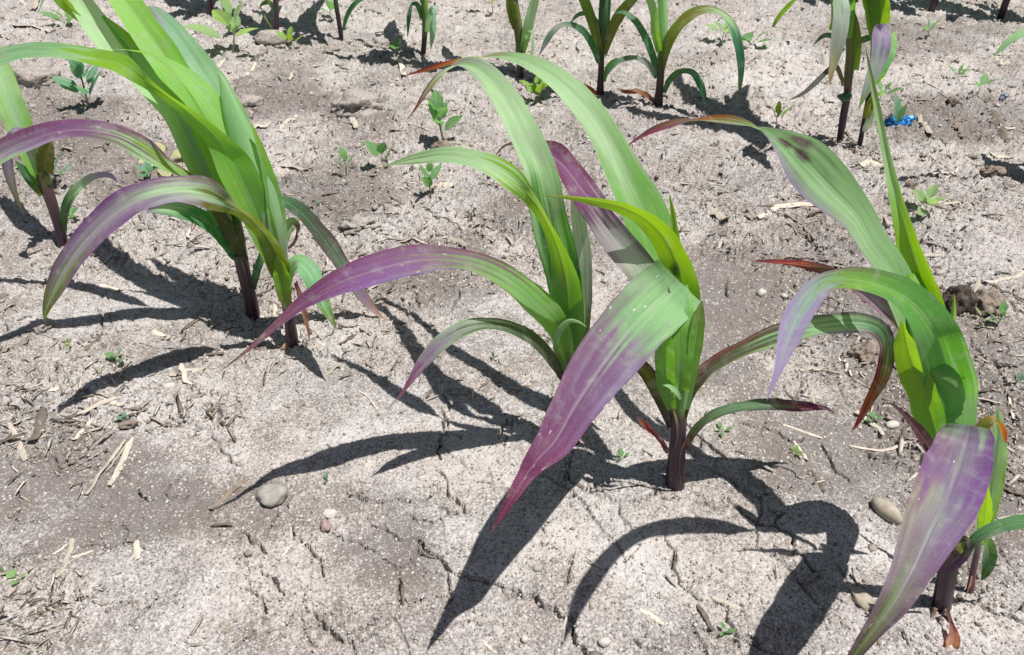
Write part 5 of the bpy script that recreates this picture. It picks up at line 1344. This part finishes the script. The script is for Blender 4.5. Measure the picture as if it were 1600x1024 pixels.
for a in [
    ([(196, 688), (165, 730), (135, 776)], 9, 'longest pale strand of the frayed straw bundle on dark soil at lower left'),
    ([(208, 684), (190, 725), (172, 762)], 8, 'right hand strand of the frayed straw bundle at lower left'),
    ([(200, 690), (184, 715), (166, 738)], 5, 'short middle strand of the frayed straw bundle at lower left'),
    ([(213, 846), (216, 876)], 10, 'upright pale straw chip on dark soil near the bottom left'),
    ([(113, 842), (108, 868), (89, 906)], 8, 'bent pale straw with side wisps near the bottom left corner'),
    ([(146, 862), (128, 866), (112, 872)], 4, 'thin wisp right of the bent pale straw near the bottom left'),
    ([(82, 866), (98, 858), (110, 848)], 4, 'thin wisp left of the bent pale straw near the bottom left'),
    ([(17, 668), (28, 692), (42, 722)], 10, 'broad pale straw near the left edge beside the brown bark strip'),
    ([(72, 640), (62, 668), (52, 700)], 15, 'brown bark like stalk strip at the left below the shadow tip', True),
    ([(145, 654), (130, 672), (114, 692)], 7, 'greyish straw between the bark strip and the frayed bundle'),
    ([(388, 746), (362, 768), (330, 798)], 9, 'dark frayed straw at the very tip of the long leaf shadow', True),
    ([(382, 954), (362, 968), (340, 988)], 6, 'tufted straw fragment near the bottom edge left of centre'),
    ([(358, 968), (352, 990)], 5, 'stub hanging from the tufted straw fragment at the bottom'),
    ([(1113, 934), (1138, 944), (1166, 957)], 6, 'pale thin straw near the bottom right of centre'),
    ([(1090, 946), (1102, 964), (1114, 988)], 11, 'brown bent husk scrap left of the pale thin straw at the bottom', True),
    ([(1000, 953), (1018, 962), (1036, 978)], 8, 'buff husk scrap right of the long crack near the bottom'),
    ([(1326, 697), (1350, 703), (1385, 704), (1432, 690)], 5, 'long curved straw on loose soil left of the hanging purple leaf'),
    ([(1224, 664), (1252, 674), (1284, 686)], 4, 'straight thin straw above the bright tuft right of the middle plant'),
    ([(1249, 578), (1285, 578)], 10, 'whitish straw chip under the violet leaf tip'),
    ([(1577, 610), (1582, 632), (1586, 664)], 6, 'upright thin straw at the right edge'),
    ([(1184, 344), (1214, 328), (1250, 324), (1284, 322)], 9, 'thick curved straw on the open soil left of the spotted blade'),
    ([(1214, 400), (1268, 406), (1332, 416)], 7, 'long dark stalk lying just above the red leaf tip', True),
    ([(1254, 392), (1310, 384)], 4, 'straight dark splinter above the long dark stalk', True),
    ([(1226, 334), (1254, 352), (1264, 366), (1271, 380)], 6, 'dark forked splinter below the thick curved straw', True),
    ([(1104, 318), (1122, 334), (1138, 349)], 15, 'broad pale husk piece right of the yellow green arching blade'),
    ([(20, 42), (54, 44), (90, 47)], 9, 'thick pale straw at the top left corner'),
    ([(424, 263), (452, 265), (484, 267)], 9, 'stubby grey stalk piece right of the green crown'),
    ([(433, 208), (447, 195), (464, 180)], 6, 'slanting pale straw right of the green crown'),
    ([(394, 204), (408, 198), (424, 195)], 10, 'weathered stalk end touching the right side of the green crown'),
    ([(618, 379), (660, 379), (705, 373)], 5, 'long pale straw above the sweeping purple leaf'),
    ([(752, 372), (764, 367), (777, 366)], 5, 'upper straw of the little nest left of the middle plants'),
    ([(752, 380), (770, 388), (792, 394)], 6, 'lower straw of the little nest left of the middle plants'),
    ([(780, 368), (804, 384), (832, 402)], 5, 'long straw of the little nest pointing at the middle plants'),
    ([(545, 233), (582, 228), (625, 236)], 4, 'thin dark twig above the seedlings left of the pale reaching blade', True),
    ([(1414, 240), (1460, 244), (1500, 248), (1540, 252)], 4, 'thin dark twig lying above the straight shadow at right', True),
    ([(1546, 244), (1582, 250)], 8, 'white straw end at the right above the black clod'),
    ([(1476, 280), (1486, 272), (1496, 266)], 4, 'pale straw crossing the straight shadow at right'),
    ([(1470, 319), (1512, 315)], 5, 'pale straw right of the flat pale weed'),
    ([(1534, 444), (1566, 436), (1600, 428)], 6, 'long pale straw reaching the right edge above the dark clod'),
    ([(1545, 446), (1575, 458), (1602, 474)], 6, 'brown straw slanting down to the right edge above the dark clod', True),
    ([(1446, 420), (1476, 430), (1502, 440)], 4, 'dark thin stalk between the spike leaf and the dark clod', True),
    ([(1530, 438), (1522, 462), (1500, 490)], 7, 'pale straw bent over the dark clod at right'),
    ([(1556, 90), (1566, 97), (1576, 104)], 5, 'pale straw bit under the arching leaf tip at the right edge'),
    ([(1556, 87), (1582, 86)], 4, 'short pale straw beside the arching leaf tip at the right edge'),
    ([(1440, 90), (1484, 100)], 4, 'pale straw on the bare strip at the upper right'),
    ([(1402, 150), (1432, 155), (1456, 164)], 4, 'dark twig right of the blue wrapper', True),
    ([(1436, 184), (1446, 200), (1455, 216)], 8, 'left upright piece of the shred pile at right'),
    ([(1491, 192), (1497, 206), (1506, 220)], 7, 'middle piece of the shred pile at right', True),
    ([(1546, 172), (1560, 198), (1577, 222)], 10, 'large dark piece of the shred pile at right', True),
    ([(74, 612), (108, 602)], 10, 'flat pale straw chip at the left above the shadow tip'),
    ([(149, 616), (172, 626), (195, 637)], 7, 'pale straw chip below the lower left shadow'),
    ([(50, 518), (70, 525), (90, 531)], 4, 'thin pale straw lying across the shadow edge at left'),
    ([(4, 548), (24, 542), (48, 532)], 11, 'rusty brown bark scrap at the left edge', True),
    ([(184, 517), (216, 516)], 4, 'thin straw just under the big left shadow'),
    ([(240, 518), (254, 526), (266, 531)], 9, 'buff straw chip between the two left shadows'),
    ([(218, 536), (250, 543), (282, 545), (292, 536)], 3, 'thin curved straw between the two left shadows', True),
    ([(135, 548), (146, 538), (157, 529)], 8, 'brown straw piece between the two left shadows', True),
    ([(266, 587), (290, 581), (322, 577)], 9, 'pale flat straw right of the lower left shadow'),
    ([(165, 490), (188, 492), (210, 494)], 5, 'pale straw inside the big left shadow'),
    ([(250, 452), (272, 456), (298, 464)], 8, 'pale husk strip inside the big left shadow beside the dark stem'),
    ([(156, 446), (174, 452), (190, 456)], 9, 'pale straw piece at the upper edge of the big left shadow'),
    ([(263, 483), (292, 483)], 6, 'small whitish straw in the big left shadow near the dark stem'),
    ([(62, 0), (56, 8), (50, 18)], 7, 'pale straw at the top edge near the left corner'),
    ([(34, 2), (40, 10)], 6, 'small pale straw at the top edge left of the other one'),
    ([(548, 182), (552, 192), (558, 204)], 9, 'pale husk piece leaning on the big clod'),
    ([(815, 161), (838, 163), (862, 167)], 6, 'pale straw under the arching pale blade in the shade'),
    ([(678, 185), (700, 182), (724, 178)], 4, 'thin straw right of the leafy weed'),
    ([(638, 192), (652, 197), (668, 202)], 4, 'thin straw left of the leafy weed'),
    ([(624, 94), (628, 104), (632, 118)], 9, 'upright pale husk left of the rusty leaf tips'),
    ([(612, 122), (626, 128)], 5, 'pale straw below the upright pale husk'),
    ([(684, 290), (698, 288), (712, 294)], 11, 'pink brown dead scrap beside the small weed'),
    ([(1344, 258), (1362, 256), (1384, 264)], 13, 'brown curled dead scrap under the paired stems'),
    ([(1418, 334), (1428, 328), (1438, 332)], 9, 'yellow dead leaf scrap beside the flat pale weed'),
    ([(1322, 205), (1330, 216), (1340, 226)], 7, 'brown scrap lying between the feet of the paired stems', True),
    ([(462, 545), (482, 545), (502, 538)], 6, 'pale straw at the foot of the purple based stem'),
    ([(596, 458), (600, 468), (602, 490)], 5, 'dark curled shred at the tip of the leaf lying on the soil', True),
    ([(560, 610), (575, 620), (590, 640)], 4, 'bent straw left of the low left leaf tip'),
    ([(1240, 690), (1256, 710), (1262, 722)], 5, None), ([(1268, 735), (1278, 752), (1288, 772)], 6, None, True),
    ([(1272, 735), (1262, 742)], 4, None), ([(1310, 560), (1330, 590)], 5, None), ([(1255, 600), (1240, 625)], 5, None, True),
    ([(1262, 590), (1275, 640)], 4, None), ([(870, 830), (858, 858)], 4, None), ([(845, 848), (872, 860)], 4, None, True),
    ([(885, 965), (880, 1005)], 5, None), ([(752, 1000), (775, 1022)], 4, None), ([(1412, 905), (1438, 915)], 5, None, True),
    ([(1560, 812), (1598, 805)], 5, None), ([(1548, 806), (1560, 822), (1566, 830)], 5, None), ([(454, 822), (455, 850)], 4, None),
    ([(440, 870), (456, 850)], 3, None), ([(480, 846), (466, 858)], 3, None), ([(0, 640), (20, 650)], 4, None),
    ([(205, 930), (208, 950)], 4, None, True), ([(410, 240), (440, 244)], 7, None), ([(500, 178), (525, 165)], 5, None, True),
    ([(330, 108), (352, 98)], 6, None), ([(378, 118), (400, 106)], 6, None), ([(392, 96), (418, 82)], 5, None, True), ([(560, 78), (586, 66)], 6, None),
    ([(330, 640), (334, 668)], 3, None, True), ([(1440, 275), (1428, 300)], 4, None, True),
]:
    straw(a[0], a[1], a[2], len(a) > 3)

# loose shreds over the cloddy soil: one by one, sharing a few meshes
PROTO = []
for i in range(12):
    rr = random.Random(100 + i)
    L = 1.0
    x = np.linspace(-.5, .5, 6)
    P = np.stack([x, .10 * rr.uniform(-1, 1) * np.cos(x * 3) + .04 * np.sin(x * 9 + i), .05 * rr.uniform(-.4, 1) * np.abs(x) * 2], -1)
    V, F = straw_mesh('straw', P, .06 + .10 * rr.random(), .3, i)
    me = bpy.data.meshes.new('straw')
    me.from_pydata(V.tolist(), [], F)
    me.materials.append(M_STRAW if i % 6 else M_STRAW_DK)
    PROTO.append((me, i % 6 == 0))


def scatter_spot(rng):
    while True:
        u = rng.uniform(-20, 1620); v = rng.uniform(-10, 1030)
        p = gnd(u, v)
        m = float(rough_mask(np.array([p[0]]), np.array([p[1]]))[0])
        if rng.random() < m * .95 + .004 and v < 840: return u, v, m


n_hand = STRAW_N[0]
for i in range(300 - n_hand):
    u, v, m = scatter_spot(RNG)
    b = gpt(u, v); k = px_m(u, v)
    me, dk = PROTO[i % 12]
    o = bpy.data.objects.new('straw', me)
    s = RNG.uniform(.010, .034)
    o.scale = (s, s * RNG.uniform(.6, 1.3), s)
    o.location = (b[0], b[1], b[2] + .0012)
    o.rotation_euler = (RNG.uniform(-.25, .25), RNG.uniform(-.15, .15), RNG.uniform(0, 6.28))
    COL.objects.link(o)
    tag(o, D_LABEL if dk else S_LABEL, 'straw', SG)
    STRAWS.append((o, u, v, dk, False))

# say which shred is which: by the nearest landmark, the side of it and the order from it
MARKS = [('grey angular stone', 425, 782), ('smooth oval tan pebble', 1388, 812), ('big rough soil clod', 562, 172), ('dark clod at right', 1498, 480),
         ('blue wrapper', 1402, 190), ('middle plant stem base', 1055, 755), ('dark purple stem at left', 395, 495), ('purple based stem at left', 457, 538),
         ('leftmost slanting stem', 98, 380), ('paired stems by the wrapper', 1330, 222), ('second row plant with hanging tip', 1030, 166), ('dark second row stem', 938, 151),
         ('leafy notched weed', 693, 215), ('pair of dark seed leaves', 187, 562), ('frayed straw bundle', 170, 730), ('bushy blue green weed', 140, 165),
         ('broad leaved pale weed', 364, 80), ('red leaf tip', 1172, 408), ('hanging kinked leaf tip', 1330, 676), ('flat pale weed at right', 1446, 330),
         ('low twiggy debris clump', 560, 358), ('small pinkish stone', 508, 822), ('bent pale straw', 103, 872), ('thick curved straw', 1234, 328),
         ('grey blue scrap', 1566, 155), ('little straw nest', 785, 382), ('toothed seedling at right', 1558, 505), ('slim little plant at right', 1515, 922),
         ('stout green second row stem', 815, 120), ('slender leaning stem', 533, 60), ('pale reaching leaf tip', 575, 266), ('dark crumbly clod', 1358, 548)]
ORD = ['nearest', 'second', 'third', 'fourth', 'fifth', 'sixth', 'seventh', 'eighth', 'ninth', 'tenth', 'eleventh', 'twelfth', 'thirteenth', 'fourteenth', 'fifteenth', 'sixteenth']


def side(du, dv):
    return ('right of' if du > 0 else 'left of') if abs(du) > abs(dv) else ('below' if dv > 0 else 'above')


rank = {}
for nm, mu, mv in MARKS:
    seq = {}
    for o, u, v, dk, known in sorted(STRAWS, key=lambda q: math.hypot(q[1] - mu, q[2] - mv)):
        key = (side(u - mu, v - mv), dk)
        seq[key] = seq.get(key, -1) + 1
        rank.setdefault(o.name, []).append((seq[key], math.hypot(u - mu, v - mv), nm, key))
for o, u, v, dk, known in STRAWS:
    if known: continue
    k, d, nm, (sd_, _) = min(rank[o.name], key=lambda q: q[0] * 40 + q[1])
    tone = 'dark' if dk else 'pale'
    o['label'] = ('%s straw shred nearest the %s, %s it' % (tone, nm, sd_)) if k == 0 else ('%s %s straw shred %s the %s counting outward' % (ORD[min(k, 15)], tone, sd_, nm))


# ------------------------------------------------------------------ countless small stuff
def bits(name, label, n, where, size, shape, colors, flat=1.0, lift=.25, around=()):
    """small loose pieces joined in one mesh"""
    u = RNG.uniform(-60, 1660, n * 4); v = RNG.uniform(-40, 1060, n * 4)
    g = gnd(u, v)
    w = where(g[:, 0], g[:, 1], v)
    keep = np.nonzero(RNG.random(n * 4) < w)[0][:n]
    u, v, g = u[keep], v[keep], g[keep]
    for cu, cv in around:                                   # crumbs heaped at the stem feet
        k = px_m(cu, cv); c = gnd(cu, cv)
        a = RNG.uniform(0, 6.28, 70); r = (.010 + RNG.gamma(1.5, .005, 70))
        g = np.concatenate([g, np.stack([c[0] + r * np.cos(a), c[1] + r * np.sin(a), 0 * a], -1)])
    n = len(g)
    z = height(g[:, 0], g[:, 1])
    s = size(n, g)
    bv, bf = shape
    nv = len(bv)
    jit = 1 + RNG.uniform(-.38, .38, (n, nv, 1))
    a = RNG.uniform(0, 2 * math.pi, n)
    tilt = RNG.uniform(-.35, .35, n)
    B = bv[None] * jit
    x, y, zz = B[..., 0], B[..., 1], B[..., 2] * flat
    x, zz = x * np.cos(tilt)[:, None] - zz * np.sin(tilt)[:, None], x * np.sin(tilt)[:, None] + zz * np.cos(tilt)[:, None]
    X = x * np.cos(a)[:, None] - y * np.sin(a)[:, None]
    Y = x * np.sin(a)[:, None] + y * np.cos(a)[:, None]
    V = np.stack([X * s[:, None] + g[:, 0, None], Y * s[:, None] + g[:, 1, None], zz * s[:, None] + z[:, None] + (s * lift)[:, None]], -1).reshape(-1, 3)
    F = (bf[None] + (np.arange(n) * nv)[:, None, None]).reshape(-1, bf.shape[1])
    cl = np.array(colors)
    ci = RNG.integers(0, len(cl), n)
    c = cl[ci] * RNG.uniform(.75, 1.2, (n, 1))
    rgba = np.concatenate([np.repeat(c, nv, 0), np.ones((n * nv, 1))], 1)
    me = bpy.data.meshes.new(name)
    me.vertices.add(len(V)); me.vertices.foreach_set('co', V.astype(np.float32).ravel())
    k = F.shape[1]
    me.loops.add(F.size); me.loops.foreach_set('vertex_index', F.astype(np.int32).ravel())
    me.polygons.add(len(F)); me.polygons.foreach_set('loop_start', np.arange(0, F.size, k, dtype=np.int32))
    me.update(calc_edges=True)
    at = me.attributes.new('Col', 'FLOAT_COLOR', 'POINT'); at.data.foreach_set('color', rgba.astype(np.float32).ravel())
    me.materials.append(M_BITS)
    o = bpy.data.objects.new(name, me)
    COL.objects.link(o)
    return tag(o, label, None, None, 'stuff')


OCT = (np.array([(1, 0, 0), (0, 1, 0), (-1, 0, 0), (0, -1, 0), (0, 0, 1), (0, 0, -1)], float),
       np.array([(0, 1, 4), (1, 2, 4), (2, 3, 4), (3, 0, 4), (1, 0, 5), (2, 1, 5), (3, 2, 5), (0, 3, 5)]))
ph = (1 + 5 ** .5) / 2
ICO = (np.array([(-1, ph, 0), (1, ph, 0), (-1, -ph, 0), (1, -ph, 0), (0, -1, ph), (0, 1, ph), (0, -1, -ph), (0, 1, -ph), (ph, 0, -1), (ph, 0, 1), (-ph, 0, -1), (-ph, 0, 1)], float) / 1.9,
       np.array([(0, 11, 5), (0, 5, 1), (0, 1, 7), (0, 7, 10), (0, 10, 11), (1, 5, 9), (5, 11, 4), (11, 10, 2), (10, 7, 6), (7, 1, 8), (3, 9, 4), (3, 4, 2), (3, 2, 6), (3, 6, 8), (3, 8, 9), (4, 9, 5), (2, 4, 11), (6, 2, 10), (8, 6, 7), (9, 8, 1)]))
SHRED = (np.array([(-1, -.10, 0), (-1, .10, .02), (-.3, -.13, .10), (-.3, .12, .10), (.4, -.10, .06), (.4, .13, .08), (1, 0, .02), (-.3, 0, -.06), (.4, 0, -.06)], float),
         np.array([(0, 2, 1), (1, 2, 3), (2, 4, 3), (3, 4, 5), (4, 6, 5), (0, 7, 2), (1, 3, 7), (0, 1, 7), (2, 7, 8), (2, 8, 4), (3, 8, 7), (3, 5, 8), (4, 8, 6), (5, 6, 8)]))

bits('sand_grains', 'countless pale sand grains strewn over the crust', 34000, lambda x, y, v: sstep(-60, 500, v) * .7 + .12,
     lambda n, g: RNG.gamma(2.0, .00022, n) + .00025, OCT, [(.46, .43, .40), (.42, .385, .355), (.52, .49, .46), (.36, .32, .29)], .6, .05)
bits('soil_crumbs', 'countless loose soil crumbs', 16000, lambda x, y, v: rough_mask(x, y) * .85 + .08,
     lambda n, g: RNG.gamma(1.8, .0005, n) * (.6 + .6 * g[:, 1]) + .0004, ICO, [(.40, .36, .33), (.36, .31, .27), (.30, .255, .22), (.44, .40, .37), (.22, .18, .15)], .55, .0, [(1055, 756), (893, 690), (395, 497), (457, 537), (98, 380), (1470, 946), (1515, 920), (1313, 218), (1344, 226), (1030, 166), (938, 151)])
bits('crop_residue', 'countless tiny straw crumbs and chaff', 9000, lambda x, y, v: rough_mask(x, y) * .9 + .01,
     lambda n, g: RNG.gamma(2.2, .0016, n) + .0015, SHRED, [(.50, .44, .37), (.46, .40, .33), (.56, .51, .45), (.42, .36, .30), (.22, .175, .14)], 1.0, .12)
